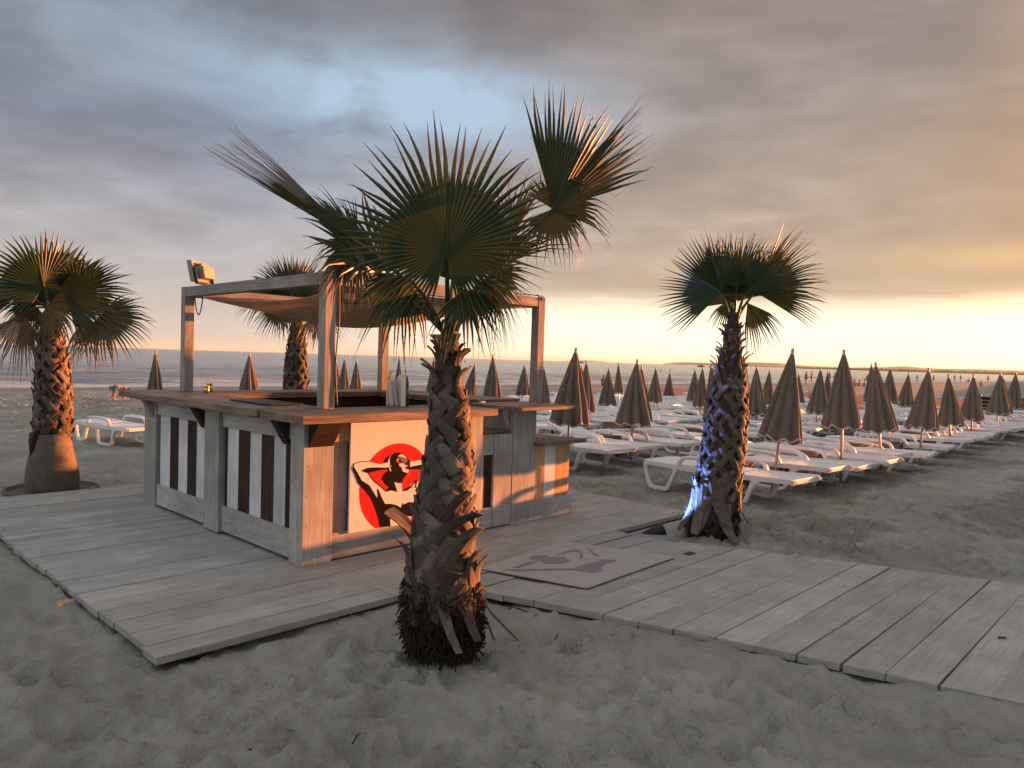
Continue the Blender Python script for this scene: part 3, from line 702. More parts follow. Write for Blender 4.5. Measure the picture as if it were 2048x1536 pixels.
mb = MB(); mb.tube([(p0.x - .01, 5.32, 1.12), (p0.x - .005, 5.32, 1.3), (p0.x + .003, 5.32, p0.z + .03)], .004, 6); mb.build('stem', M['leafcup'], c_)
mb = MB(); mb.prism([(p0.x - .02, p0.z - .0), (p0.x - .012, p0.z + .06), (p0.x + .01, p0.z + .085), (p0.x + .026, p0.z + .07), (p0.x + .014, p0.z + .02), (p0.x + .001, p0.z - .03)], 5.318, 5.322, 'y'); mb.build('leaf', M['leafcup'], c_)
for k, (u, v, yy, h, lab) in enumerate(((413, 789, 7.62, .055, 'short gold tin at the far end of the counter'), (419, 778, 7.86, .075, 'taller gold tin behind the short one on the back counter'))):
    p0 = on_y(u, v, yy); c_ = thing('tin', lab, 'tin', (p0.x, yy, 1.13))
    mb = MB(); mb.lathe([(0, .03), (h, .03)], (p0.x, yy, 1.13)); mb.build('can', M['gold'], c_)
    mb = MB(); mb.lathe([(h, .0315), (h + .012, .0315)], (p0.x, yy, 1.13)); mb.build('lid', M['gold'], c_)
mb = MB(); mb.box(3.0, 3.3, 5.62, 6.35, 1.131, 1.145, 1); tr = mb.build('tray', M['black'], None, bevel=.005); tag(tr, 'flat dark tray lying on the side counter', 'tray')

# ------------------------------------------------------------------ pergola, sail, lamps
pg = thing('pergola', 'open timber pergola frame rising above the bar', 'pergola', (4.5, 6.5, 1.13))
PX0, PX1, PY0, PY1, PT = 3.26, 5.79, 5.20, 7.89, 2.225
for x, y in ((PX0, PY0), (PX1, PY0), (PX0, PY1), (PX1, PY1)):
    zb = 1.129 if (x, y) != (PX1, PY0) else 1.133
    mb = MB(); mb.box(x - .05, x + .05, y - .05, y + .05, zb, PT + .004, 2); mb.build('post', M['beam_wood'], pg, bevel=.004)
for b in ((PX0 - .046, PX0 + .046, PY0 + .052, PY1 - .052, 1), (PX1 - .046, PX1 + .046, PY0 + .052, PY1 - .052, 1), (PX0 + .052, PX1 - .052, PY0 - .046, PY0 + .046, 0), (PX0 + .052, PX1 - .052, PY1 - .046, PY1 + .046, 0)):
    mb = MB(); mb.box(*b[:4], PT - .10, PT, b[4]); mb.build('beam', M['beam_wood'], pg, bevel=.004)
# sail
N_ = 26; vs = []; fs = []
c00 = Vector((PX0 + .07, PY0 + .07, 2.13)); c10 = Vector((PX1 - .07, PY0 + .07, 2.13)); c01 = Vector((PX0 + .15, PY1 - .1, 2.12)); c11 = Vector((PX1 - .1, PY1 - .1, 2.02))
for j in range(N_ + 1):
    for i in range(N_ + 1):
        a = i / N_; b = j / N_
        p = c00 * (1 - a) * (1 - b) + c10 * a * (1 - b) + c01 * (1 - a) * b + c11 * a * b
        ea = 4 * b * (1 - b); eb = 4 * a * (1 - a)
        p.x += .30 * ea * ((1 - a) ** 3) - .16 * ea * a ** 3; p.y += .06 * eb * (1 - b) ** 3 - .22 * eb * b ** 3
        p.z -= .21 * ea * eb * .85 + .10 * ea * (1 - a) ** 2 * .4 + .10 * eb * b * b + .012 * math.sin(a * 9 + b * 5) * ea * eb
        vs.append(p)
for j in range(N_):
    for i in range(N_): fs.append((j * (N_ + 1) + i, j * (N_ + 1) + i + 1, (j + 1) * (N_ + 1) + i + 1, (j + 1) * (N_ + 1) + i))
ss = thing('shade_sail', 'sagging beige canvas shade sail slung under the pergola', 'shade sail', (4.5, 6.5, 2.1))
mb = MB(); mb.add(vs, fs, smooth=True); cv_ = mb.build('canvas', M['sail_canvas'], ss); sd = cv_.modifiers.new('thick', 'SOLIDIFY'); sd.thickness = .006
for c, q in ((c00, (PX0, PY0)), (c10, (PX1, PY0)), (c01, (PX0, PY1)), (c11, (PX1, PY1))):
    mb = MB(); mb.tube([tuple(c), (q[0] + (.05 if q[0] < 4 else -.05), q[1] + (.05 if q[1] < 6 else -.05), 2.17)], .005, 6); mb.build('cord', M['rope'], ss)
mb = MB(); mb.tube([(PX1 - .38, PY0 - .01, PT + .012), (PX1 - .12, PY0 - .01, PT + .02), (PX1 + .0, PY0 - .055, PT + .012), (PX1 + .03, PY0 - .058, PT - .03), (PX1 - .03, PY0 - .058, PT - .02), (PX1 - .05, PY0 - .02, PT + .03)], .005, 6)
tag(mb.build('rope_tie', M['black']), 'short dark rope tied round the top of the far corner post', 'rope')
def floodlight(loc, face, lab, scale=1.0):
    t = thing('floodlight', lab, 'floodlight', loc)
    f = Vector(face).normalized(); s = f.cross(UP).normalized(); u = s.cross(f)
    L = Vector(loc)
    def xf(p): return L + s * p.x * scale + f * p.y * scale + u * p.z * scale + UP * .13 * scale
    mb = MB(); mb.box(-.12, .12, .0, .045, -.09, .09, 0, xf=xf); mb.box(-.105, .105, .046, .052, -.078, .078, 0, xf=xf); mb.build('rim', M['lamp_grey'], t, bevel=.006)
    mb = MB(); mb.prism([(-.08, -.07), (.08, -.07), (.08, .035), (-.08, .035)], 0, .001, 'y'); mb = MB()
    mb.box(-.085, .085, -.075, -.002, -.075, .03, 0, xf=xf); mb.box(-.06, .06, -.05, -.004, .034, .06, 0, xf=xf); mb.build('housing', M['lamp_grey'], t, bevel=.01)
    mb = MB(); mb.box(-.095, .095, .0525, .056, -.07, .07, 0, xf=xf); mb.build('glass', M['lamp_glass'], t)
    mb = MB()
    for sx in (-.13, .122): mb.box(sx, sx + .008, -.03, .0, -.11, .015, 2, xf=xf)
    mb.box(-.13, .13, -.03, .0, -.118, -.111, 0, xf=xf); mb.build('bracket', M['black'], t)
    return t
floodlight((PX0 + .03, PY1 - .24, PT + .0), (-.55, .75, -.2), 'grey floodlight perched on the seaward corner of the pergola', 1.2)
p0 = on_y(694, 584, 5.42); floodlight((p0.x, 5.42, p0.z - .12), (.15, .9, -.45), 'small floodlight fixed under the front beam behind the hanging fronds', .62)
mb = MB(); q = []
for k in range(15):
    f = k / 14; q.append((PX0 + .03, PY1 - .10 - .20 * f, PT - .08 - .21 * math.sin(f * math.pi) ** .7))
mb.tube(q, .006, 7); tag(mb.build('cable', M['black']), 'loop of black cable hanging below the corner floodlight', 'cable')
mb = MB(); q = []
for k in range(24):
    f = k / 23; q.append((PX0 + .062 + .012 * math.sin(f * 7), PY0 - .058 + .004 * math.sin(f * 11), 2.2 - 1.06 * f))
mb.tube(q, .006, 7); tag(mb.build('cable', M['black']), 'black cable running down the front pergola post', 'cable')

# ------------------------------------------------------------------ palms
def fan(mb, hub, tip, tw=0, spread=130, nseg=40, fold=.0, droop=.06, tipdroop=.12, curl=.10, dry=0., lenmin=.6, drytip=.8, split=.56, pleat=.35, hairs=0, bow=0.):
    hub = Vector(hub); ax = Vector(tip) - hub; Rr = ax.length; ax.normalize()
    tc = (CAM - hub).normalized(); nr = (tc - ax * tc.dot(ax)).normalized(); nr = Matrix.Rotation(R(tw), 3, ax) @ nr
    side = ax.cross(nr).normalized(); sp = R(spread); dth = sp / nseg
    lt = random.random() * .5
    for i in range(nseg):
        f = (i + .5) / nseg * 2 - 1; th = f * sp
        L = Rr * (lenmin + (1 - lenmin) * ((1 + math.cos(th)) / 2) ** .8) * random.uniform(.93, 1.05)
        d = (ax * math.cos(th) + side * math.sin(th) + nr * (fold * abs(math.sin(th / 2)) * 1.2)).normalized()
        t = (side * math.cos(th) - ax * math.sin(th)); t = (t - d * t.dot(d)).normalized(); n = t.cross(d) * -1
        if n.dot(nr) < 0: n = -n
        spl = split * random.uniform(.92, 1.05)
        rs = (.0, .22, .42, spl, (spl * .6 + .4 * .97), .90, 1.0)
        w0 = spl * L * math.tan(dth)
        c1 = random.gauss(0, curl); c2 = random.gauss(0, curl); td = tipdroop * random.uniform(.4, 1.7) * (1 + .8 * (1 - math.cos(th)) / 2)
        tn = min(1, max(0, lt + random.random() * .5)); vs = []; tt = []; gg = []
        for r in rs:
            w = max(r * L * math.tan(dth), .0015) if r <= spl else max(w0 * (1 - (r - spl) / (1 - spl)) ** .95, .0009)
            q = max(0, (r - spl) / (1 - spl))
            p = hub + d * (r * L) - UP * (droop * L * r ** 2.2 + td * L * q * q * .6) + (n * c1 + t * c2) * L * q * q * .5 + nr * bow * L * r * r
            vs += [p - t * w - n * w * pleat, p + n * w * pleat, p + t * w - n * w * pleat]
            dv = min(1., dry + drytip * max(0, (r - .74) / .26) ** 1.3 * random.uniform(.5, 1.2))
            tt += [(tn, dv, 0)] * 3; gg += [(i * .37 + hub.x, r * 2, f)] * 3
        fs = []
        for k in range(len(rs) - 1):
            b = k * 3; fs += [(b, b + 1, b + 4, b + 3), (b + 1, b + 2, b + 5, b + 4)]
        mb.add(vs, fs, 0, tt, gg)
        if hairs and random.random() < hairs:
            p = hub + (d + t * math.tan(dth)) .normalized() * (spl * L) - UP * droop * L * spl ** 2.2; pl = []
            ang = random.random() * 6; ll = random.uniform(.03, .09)
            for k in range(7):
                pl.append(p.copy()); p = p + (d * .4 + t * math.cos(ang) + n * math.sin(ang) - UP * .5).normalized() * ll / 4; ang += random.uniform(-1, 1.2)
            mb.tube(pl, .0011, 3, 0, (.5, .9, 0), cap=False)
def petiole(mb, a, hub, r0=.016, r1=.009, sag=.05, dry=.15, ext=None):
    a = Vector(a); b = Vector(hub); pts = []; n = 9
    for k in range(n):
        f = k / (n - 1); p = a.lerp(b, f) + UP * sag * math.sin(f * math.pi); pts.append(p)
    if ext is not None:
        for f in (.15, .35, .55): pts.append(b.lerp(Vector(ext), f) + UP * .0)
    rad = [r0 + (r1 - r0) * k / (n - 1) for k in range(n)] + ([r1 * .7, r1 * .45, r1 * .2] if ext is not None else [])
    mb.tube(pts, rad, 7, 0, (.75, dry, 0))
def cyl_path(prof):
    """prof: (z, centre x, centre y, radius) sorted by z; returns an interpolator"""
    P = np.array(prof)
    def f(z): return tuple(np.interp(z, P[:, 0], P[:, k]) for k in (1, 2, 3))
    return f
def boot(mb, f, a0, z0, L, wb, wt, lean, flare, off, tint, ns=6, down=False):
    vs = []; cx_, cy_, r0 = f(z0); jag = random.uniform(-.4, .4)
    for k in range(ns):
        s = k / (ns - 1); z = z0 + math.cos(lean) * L * s * (-1 if down else 1)
        cx_, cy_, r = f(z); rad = r + off + flare * L * s * s * s
        aa = a0 + math.sin(lean) * L * s / max(r, .04); w = wb + (wt - wb) * s ** .8
        if k == ns - 1: w *= .8
        for j, q in enumerate((-1, -.4, .4, 1)):
            dw = q * w; zz = z - dw * math.sin(lean) * .9 + (jag * dw * .5 if k == ns - 1 else 0); a = aa + dw * math.cos(lean) / max(r, .04)
            rr = rad - (.10 * w if abs(q) == 1 else -.10 * w)
            vs.append((cx_ + rr * math.cos(a), cy_ + rr * math.sin(a), zz))
    fs = [(k * 4 + j, k * 4 + j + 1, k * 4 + 5 + j, k * 4 + 4 + j) for k in range(ns - 1) for j in range(3)]
    mb.add(vs, fs, 0, tint)
def trunk_mesh(prof, z0, z1, row, nper, L, wb, seed, spiky_from=99, dark_to=-9, fib=0):
    random.seed(seed); f = cyl_path(prof); mb = MB()
    zz = np.linspace(prof[0][0], prof[-1][0], 40)
    vs = []; n = 22
    for z in zz:
        cx_, cy_, r = f(z)
        for k in range(n):
            th = 2 * math.pi * k / n; vs.append((cx_ + r * .93 * math.cos(th), cy_ + r * .93 * math.sin(th), z))
    fs = [(i * n + k, i * n + (k + 1) % n, (i + 1) * n + (k + 1) % n, (i + 1) * n + k) for i in range(len(zz) - 1) for k in range(n)]
    fs += [tuple((len(zz) - 1) * n + k for k in range(n)), tuple(range(n - 1, -1, -1))]
    mb.add(vs, fs, 0, (.10, .35, 0), None, True)
    z = z0; k = 0
    while z < z1:
        f01 = (z - z0) / (z1 - z0); sc = 1 - .45 * f01
        for j in range(nper):
            a = (j + .5 * (k % 2) + random.uniform(-.12, .12)) / nper * 2 * math.pi + seed
            tn = random.uniform(.12, .95); zr = z + random.uniform(-.25, .25) * row
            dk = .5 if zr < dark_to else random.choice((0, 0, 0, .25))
            if zr > spiky_from:
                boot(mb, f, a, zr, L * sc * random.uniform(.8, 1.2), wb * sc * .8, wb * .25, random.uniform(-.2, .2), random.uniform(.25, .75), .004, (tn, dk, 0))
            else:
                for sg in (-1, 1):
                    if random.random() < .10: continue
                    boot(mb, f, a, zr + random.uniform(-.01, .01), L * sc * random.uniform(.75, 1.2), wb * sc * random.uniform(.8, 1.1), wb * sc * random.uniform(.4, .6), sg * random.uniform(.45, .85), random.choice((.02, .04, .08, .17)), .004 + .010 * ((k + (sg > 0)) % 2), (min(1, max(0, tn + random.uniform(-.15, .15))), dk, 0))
        z += row; k += 1
    for _ in range(fib):
        a = random.random() * 6.283; zr = prof[0][0] + random.random() ** 1.5 * .36; cx_, cy_, r = f(zr)
        p = Vector((cx_ + r * math.cos(a), cy_ + r * math.sin(a), zr)); o = Vector((math.cos(a), math.sin(a), 0))
        q = [p, p + o * random.uniform(.008, .03) + UP * random.uniform(-.03, .03) + Vector((-o.y, o.x, 0)) * random.uniform(-.04, .04)]
        q.append(q[1] + o * random.uniform(.0, .04) - UP * random.uniform(.01, .06) + Vector((-o.y, o.x, 0)) * random.uniform(-.04, .04))
        mb.tube(q, (.004, .0025, .001), 3, 0, (.2, 1.0, 0), cap=False)
    return mb, f
def palm(name, label, base, D, trunk_px, fronds, seed, boots, neck, extra=None, group='palms on the beach'):
    root = thing(name, label, 'palm', tuple(base), group)
    prof = []
    for (u, v, hw) in trunk_px:
        p = at(u, v, D); prof.append((p.z, p.x, p.y, hw * D / FPX))
    prof.sort()
    mb, f = trunk_mesh(prof, seed=seed, **boots)
    if extra: extra(mb, f)
    tr = mb.build('trunk', M['bark'], root); sd = tr.modifiers.new('thick', 'SOLIDIFY'); sd.thickness = .006; sd.offset = 0
    cx_, cy_, r = f(prof[-1][0]); top = Vector((cx_, cy_, prof[-1][0]))
    for fr in fronds:
        random.seed(seed * 100 + int(fr['h'][0]) + int(fr['h'][1]))
        hub = at(fr['h'][0], fr['h'][1], D + fr.get('dz', 0)); tip = at(fr['t'][0], fr['t'][1], D + fr.get('tz', fr.get('dz', 0)))
        mb = MB(); kw = {k: v for k, v in fr.items() if k not in ('h', 't', 'dz', 'tz', 'sag', 'lab', 'more')}
        dd = Vector((hub.x - top.x, hub.y - top.y, 0)); dd = dd.normalized() * min(r * .8, dd.length) if dd.length > 1e-4 else dd
        petiole(mb, top + dd - UP * .06, hub, sag=fr.get('sag', .03), dry=fr.get('dry', 0) * .8 + .1, ext=tip)
        fan(mb, hub, tip, **kw)
        for m_ in fr.get('more', []):
            kw = {k: v for k, v in m_.items() if k not in ('t', 'tz')}; fan(mb, hub, at(m_['t'][0], m_['t'][1], D + m_['tz']), **kw)
        o = mb.build('frond', M['leaf'], root)
        if fr.get('lab'): o['label'] = fr['lab']
    return root, f

# the near palm
def near_extra(mb, f):
    random.seed(11)
    for (a, z, L, wb, wt, fl, ln, dn) in ((-2.2, .46, .24, .06, .035, .38, .5, False), (2.6, .36, .26, .055, .02, .5, .3, False), (-.75, .30, .22, .06, .035, .35, -.4, False), (-2.6, .24, .24, .06, .03, .4, .4, False), (-1.9, .28, .22, .06, .03, .25, -.3, False), (-.9, .40, .40, .05, .012, .25, .1, True), (-1.75, .44, .36, .05, .02, .2, .1, True), (-.2, .42, .42, .045, .01, .55, -.2, True), (-2.35, .34, .26, .04, .01, .7, .2, True), (-1.3, .30, .28, .05, .02, .5, -.2, False), (.3, .5, .3, .05, .03, .6, .2, False), (1.6, .4, .3, .05, .03, .6, .2, False), (-2.9, .52, .3, .04, .02, .55, .6, False)):
        boot(mb, f, a, z, L, wb, wt, ln, fl, .02, (random.uniform(.3, .8), .2, 0), 7, dn)
near_f = [
    dict(h=(893, 500), t=(905, 214), dz=-.22, tz=-.28, tw=0, spread=168, nseg=66, fold=-.05, droop=.03, tipdroop=.05, curl=.07, lenmin=.50, split=.50, hairs=.25),
    dict(h=(1106, 418), t=(1204, 205), dz=-.05, tz=.0, tw=18, spread=46, nseg=26, fold=.15, droop=.0, tipdroop=.04, curl=.06, lenmin=.85, split=.58, dry=.03, drytip=1., hairs=.2, sag=.04,
         more=[dict(t=(1282, 222), tz=.05, tw=55, spread=16, nseg=24, fold=.6, droop=.0, tipdroop=.03, curl=.06, lenmin=.9, dry=.15, drytip=1.), dict(t=(1220, 366), tz=-.05, tw=5, spread=46, nseg=20, droop=.02, tipdroop=.7, curl=.2, lenmin=.8, dry=.12, drytip=1.),
               dict(t=(1112, 512), tz=-.06, tw=0, spread=74, nseg=28, droop=.02, tipdroop=.35, curl=.3, lenmin=.75, dry=.2, drytip=1., hairs=.3), dict(t=(1068, 345), tz=-.02, tw=0, spread=30, nseg=12, droop=.02, tipdroop=.2, curl=.2, lenmin=.8, dry=.12, drytip=1.)]),
    dict(h=(715, 485), t=(446, 283), dz=.05, tz=.02, tw=25, spread=8, nseg=36, fold=.3, droop=.0, tipdroop=.03, curl=.05, lenmin=.4, split=.62, pleat=.6, dry=.28, drytip=1., sag=.06,
         more=[dict(t=(610, 372), tz=.0, tw=20, spread=16, nseg=12, droop=.02, tipdroop=.2, curl=.18, lenmin=.7, dry=.1), dict(t=(628, 520), tz=-.05, tw=30, spread=38, nseg=16, droop=.04, tipdroop=.9, curl=.3, lenmin=.7, dry=.3, drytip=1., hairs=.3),
               dict(t=(690, 590), tz=-.05, tw=0, spread=34, nseg=14, droop=.02, tipdroop=.3, curl=.28, lenmin=.75, dry=.4, drytip=1.), dict(t=(672, 400), tz=.05, tw=0, spread=26, nseg=14, droop=.0, tipdroop=.06, curl=.1, lenmin=.8)]),
    dict(h=(1000, 505), t=(1052, 330), dz=.25, tz=.35, tw=-55, spread=55, nseg=40, fold=.5, droop=.05, curl=.14, lenmin=.6, dry=.15, drytip=1.),
    dict(h=(775, 545), t=(672, 372), dz=.20, tz=.3, tw=40, spread=95, nseg=34, fold=.6, droop=.06, curl=.14, lenmin=.6, hairs=.2),
    dict(h=(905, 560), t=(820, 330), dz=.32, tz=.55, tw=15, spread=55, nseg=40, droop=.06, lenmin=.6),
    dict(h=(930, 560), t=(1010, 345), dz=.30, tz=.62, tw=-20, spread=50, nseg=40, droop=.06, lenmin=.6),
    dict(h=(968, 560), t=(1030, 640), dz=-.05, tz=-.12, tw=35, spread=60, nseg=32, droop=.20, tipdroop=.4, curl=.16, lenmin=.7),
    dict(h=(815, 555), t=(752, 668), dz=-.05, tz=-.12, tw=-30, spread=70, nseg=24, droop=.18, tipdroop=.4, curl=.16, lenmin=.7, hairs=.2),
    dict(h=(930, 580), t=(958, 680), dz=-.12, tz=-.16, tw=-15, spread=70, nseg=20, droop=.15, tipdroop=.4, curl=.18, lenmin=.7),
    dict(h=(700, 505), t=(662, 582), dz=.02, tz=-.05, tw=40, spread=75, nseg=22, droop=.25, tipdroop=.5, curl=.25, lenmin=.7, dry=.35, drytip=1.),
    dict(h=(985, 545), t=(1030, 480), dz=.1, tz=.15, tw=25, spread=100, nseg=30, fold=.3, droop=.08, curl=.16, lenmin=.7, dry=.1),
]
bp = on_z(885, 1300, -.08)
palm('palm_tree', 'tall near palm with a huge dark fan frond, rooted in sand before the bar', bp, 4.09,
     [(888, 1288, 56), (886, 1258, 67), (885, 1220, 68), (884, 1170, 66), (886, 1100, 60), (888, 1000, 50), (897, 920, 43), (900, 850, 37), (897, 790, 30), (896, 745, 24), (896, 705, 19), (897, 670, 16), (897, 640, 14)],
     near_f, 3, dict(z0=.16, z1=1.60, row=.088, nper=7, L=.215, wb=.062, spiky_from=1.38, dark_to=.33, fib=1500), None, near_extra)
# the palm lit by the blue lamp
right_f = [
    dict(h=(1442, 585), t=(1338, 512), dz=-.05, tz=-.15, tw=12, spread=80, nseg=40, fold=-.1, droop=.02, tipdroop=.04, curl=.06, lenmin=.85, split=.55, drytip=.4),
    dict(h=(1474, 575), t=(1478, 458), dz=.08, tz=.12, tw=-8, spread=70, nseg=44, droop=.03, tipdroop=.06, curl=.06, lenmin=.75, drytip=.4),
    dict(h=(1512, 585), t=(1652, 522), dz=.02, tz=.1, tw=20, spread=50, nseg=40, droop=.03, tipdroop=.1, curl=.07, lenmin=.78, drytip=.4),
    dict(h=(1490, 590), t=(1590, 500), dz=-.1, tz=-.2, tw=35, spread=50, nseg=38, droop=.04, curl=.07, lenmin=.7, drytip=.4),
    dict(h=(1495, 606), t=(1542, 682), dz=-.05, tz=-.1, tw=-20, spread=38, nseg=16, droop=.08, tipdroop=.3, curl=.1, lenmin=.7, drytip=.6),
    dict(h=(1430, 580), t=(1402, 470), dz=.12, tz=.15, tw=70, spread=70, nseg=26, fold=1., droop=.03, curl=.1, lenmin=.6, dry=.45, drytip=.9),
    dict(h=(1470, 590), t=(1540, 480), dz=.25, tz=.4, tw=-20, spread=60, nseg=34, droop=.05, lenmin=.7),
    dict(h=(1464, 606), t=(1448, 520), dz=.12, tz=.2, tw=0, spread=85, nseg=30, droop=.03, lenmin=.8),
    dict(h=(1458, 600), t=(1440, 655), dz=.1, tz=.1, tw=0, spread=40, nseg=14, droop=.1, tipdroop=.3, curl=.15, lenmin=.7),
]
def right_extra(mb, f):
    random.seed(12)
    for (a, z, L, wb, wt, fl, ln, dn) in ((-2.6, .42, .42, .06, .02, .6, .2, True), (-2.2, .30, .34, .05, .02, .5, .1, True), (-2.9, .5, .36, .05, .02, .5, .3, True), (-1.5, .4, .3, .05, .02, .3, .2, True), (2.9, .46, .44, .07, .025, .3, .15, True), (-2.95, .36, .34, .07, .03, .25, -.1, True), (2.5, .40, .38, .065, .02, .35, .1, True), (-.3, .35, .3, .05, .02, .4, .1, True)):
        boot(mb, f, a, z, L, wb, wt, ln, fl, .03, (random.uniform(.4, .8), .1, 0), 7, dn)
bp2 = on_z(1425, 1078, -.08)
palm('palm_tree', 'palm beside the boardwalk with violet blue light on its trunk', bp2, 7.05,
     [(1422, 1085, 42), (1424, 1050, 45), (1430, 1000, 43), (1438, 950, 42), (1446, 900, 41), (1452, 850, 38), (1456, 800, 35), (1460, 760, 29), (1462, 720, 24), (1464, 690, 17), (1466, 655, 13), (1467, 625, 11)],
     right_f, 5, dict(z0=.0, z1=1.95, row=.078, nper=9, L=.19, wb=.046, spiky_from=1.42, dark_to=.24, fib=500), None, right_extra)
# the palm at the far left corner of the deck
left_f = [
    dict(h=(88, 572), t=(58, 452), dz=-.1, tz=-.2, tw=8, spread=140, nseg=46, droop=.03, tipdroop=.08, curl=.06, lenmin=.70, drytip=.4),
    dict(h=(152, 585), t=(243, 512), dz=.05, tz=.1, tw=35, spread=95, nseg=34, fold=.3, droop=.05, curl=.08, lenmin=.7, drytip=.5),
    dict(h=(200, 632), t=(294, 676), dz=-.05, tz=-.1, tw=-25, spread=95, nseg=36, droop=.08, tipdroop=.2, curl=.1, lenmin=.7, drytip=.7, dry=.1),
    dict(h=(48, 628), t=(22, 730), dz=-.1, tz=-.1, tw=20, spread=50, nseg=34, fold=.5, droop=.1, tipdroop=.3, curl=.16, lenmin=.8, dry=.8, drytip=.4, lab='withered brown frond'),
    dict(h=(168, 640), t=(205, 712), dz=0, tz=0, tw=10, spread=55, nseg=30, fold=.5, droop=.15, tipdroop=.4, curl=.18, lenmin=.8, dry=.8, drytip=.3, lab='withered brown frond'),
    dict(h=(35, 590), t=(-45, 545), dz=0, tz=.05, tw=30, spread=100, nseg=34, droop=.05, curl=.08, lenmin=.7),
    dict(h=(135, 605), t=(228, 568), dz=-.15, tz=-.25, tw=-15, spread=95, nseg=34, droop=.08, curl=.1, lenmin=.7, drytip=.5),
    dict(h=(98, 612), t=(105, 540), dz=.12, tz=.2, tw=0, spread=95, nseg=30, droop=.05, lenmin=.8),
    dict(h=(115, 590), t=(150, 470), dz=.2, tz=.3, tw=-10, spread=110, nseg=36, droop=.05, lenmin=.7),
    dict(h=(95, 612), t=(150, 660), dz=-.1, tz=-.2, tw=15, spread=90, nseg=28, droop=.12, tipdroop=.4, curl=.15, lenmin=.7, dry=.3),
    dict(h=(70, 610), t=(20, 650), dz=.1, tz=.1, tw=-15, spread=80, nseg=28, droop=.12, tipdroop=.4, curl=.15, lenmin=.7, dry=.3),
]
bp3 = on_z(103, 985, -.08)
rt_, fl_ = palm('palm_tree', 'palm with swollen smooth base beyond the far left corner of the deck', bp3, 8.38,
     [(104, 900, 27), (106, 850, 32), (107, 800, 31), (106, 750, 29), (105, 710, 26), (103, 680, 22), (103, 650, 16), (103, 625, 12), (103, 605, 10)],
     left_f, 8, dict(z0=.42, z1=1.85, row=.085, nper=8, L=.19, wb=.05, spiky_from=1.66, dark_to=.62, fib=0), None)
mb = MB(); c_ = at(104, 985, 8.38)
mb.lathe([(-.04, .20), (.0, .262), (.08, .268), (.2, .265), (.33, .245), (.46, .215), (.58, .19), (.66, .165)], (c_.x, c_.y, -.08), 30, 0, (.5, 0, 0), True, lambda th, j: 1 + .02 * math.sin(3 * th + j))
mb.build('swollen_base', M['terracotta'], rt_)
mb = MB(); mb.lathe([(.0, .46), (.02, .475), (.045, .475), (.055, .46), (.05, .44), (.02, .435), (.015, .3)], (c_.x, c_.y, gz(c_.x, c_.y) + .005), 36, 0, (.3, 0, 0)); 
tag(mb.build('planting_ring', M['terracotta']), 'low round rim set in the sand around the swollen palm base', 'planter')
hl = at(66, 890, 8.2); t_ = thing('spot_lamp', 'black spot lamp hung on the side of the swollen palm', 'lamp', tuple(hl))
mb = MB(); mb.tube([hl + UP * .14, hl + UP * .06, hl - UP * .13, hl - UP * .17], (.035, .045, .03, .008), 10); mb.build('hood', M['black'], t_)
mb = MB(); mb.tube([hl + UP * .13, hl + UP * .17 + RT * .05, at(88, 868, 8.3)], .012, 6); mb.build('arm', M['black'], t_)
# the palm behind the bar
back_f = [
    dict(h=(584, 590), t=(592, 502), dz=0, tz=.05, tw=0, spread=75, nseg=34, droop=.02, tipdroop=.06, curl=.06, lenmin=.85, drytip=.5),
    dict(h=(588, 600), t=(560, 505), dz=.2, tz=.3, tw=20, spread=90, nseg=30, droop=.02, lenmin=.8),
    dict(h=(560, 610), t=(538, 668), dz=-.1, tz=-.2, tw=20, spread=70, nseg=26, droop=.08, tipdroop=.3, curl=.12, lenmin=.8, dry=.35, drytip=.7),
    dict(h=(632, 630), t=(640, 690), dz=0, tz=0, tw=-20, spread=60, nseg=24, droop=.1, tipdroop=.4, curl=.15, lenmin=.8, dry=.7, drytip=.4, lab='withered brown frond'),
    dict(h=(545, 590), t=(475, 562), dz=.15, tz=.2, tw=40, spread=85, nseg=26, droop=.05, tipdroop=.3, curl=.1, lenmin=.8, drytip=.6),
    dict(h=(632, 615), t=(690, 660), dz=.3, tz=.4, tw=10, spread=70, nseg=24, droop=.08, tipdroop=.3, curl=.12, lenmin=.8),
    dict(h=(600, 605), t=(648, 530), dz=.1, tz=.2, tw=-10, spread=75, nseg=28, droop=.05, lenmin=.8),
    dict(h=(575, 610), t=(590, 660), dz=-.1, tz=-.1, tw=5, spread=95, nseg=26, droop=.1, tipdroop=.3, curl=.12, lenmin=.7, dry=.2),
]
q = at(592, 640, 11.5); bp4 = Vector((q.x, q.y, gz(q.x, q.y)))
zb_ = 850
palm('palm_tree', 'palm standing behind the bar, trunk rising above its back counter', bp4, 11.5,
     [(591, 942, 28), (591, 860, 25), (591, 780, 23), (592, 740, 21.5), (593, 700, 18.5), (594, 670, 15), (595, 645, 11), (595, 618, 9)],
     back_f, 13, dict(z0=.1, z1=2.0, row=.10, nper=8, L=.19, wb=.048, spiky_from=1.92, dark_to=.1, fib=0), None)

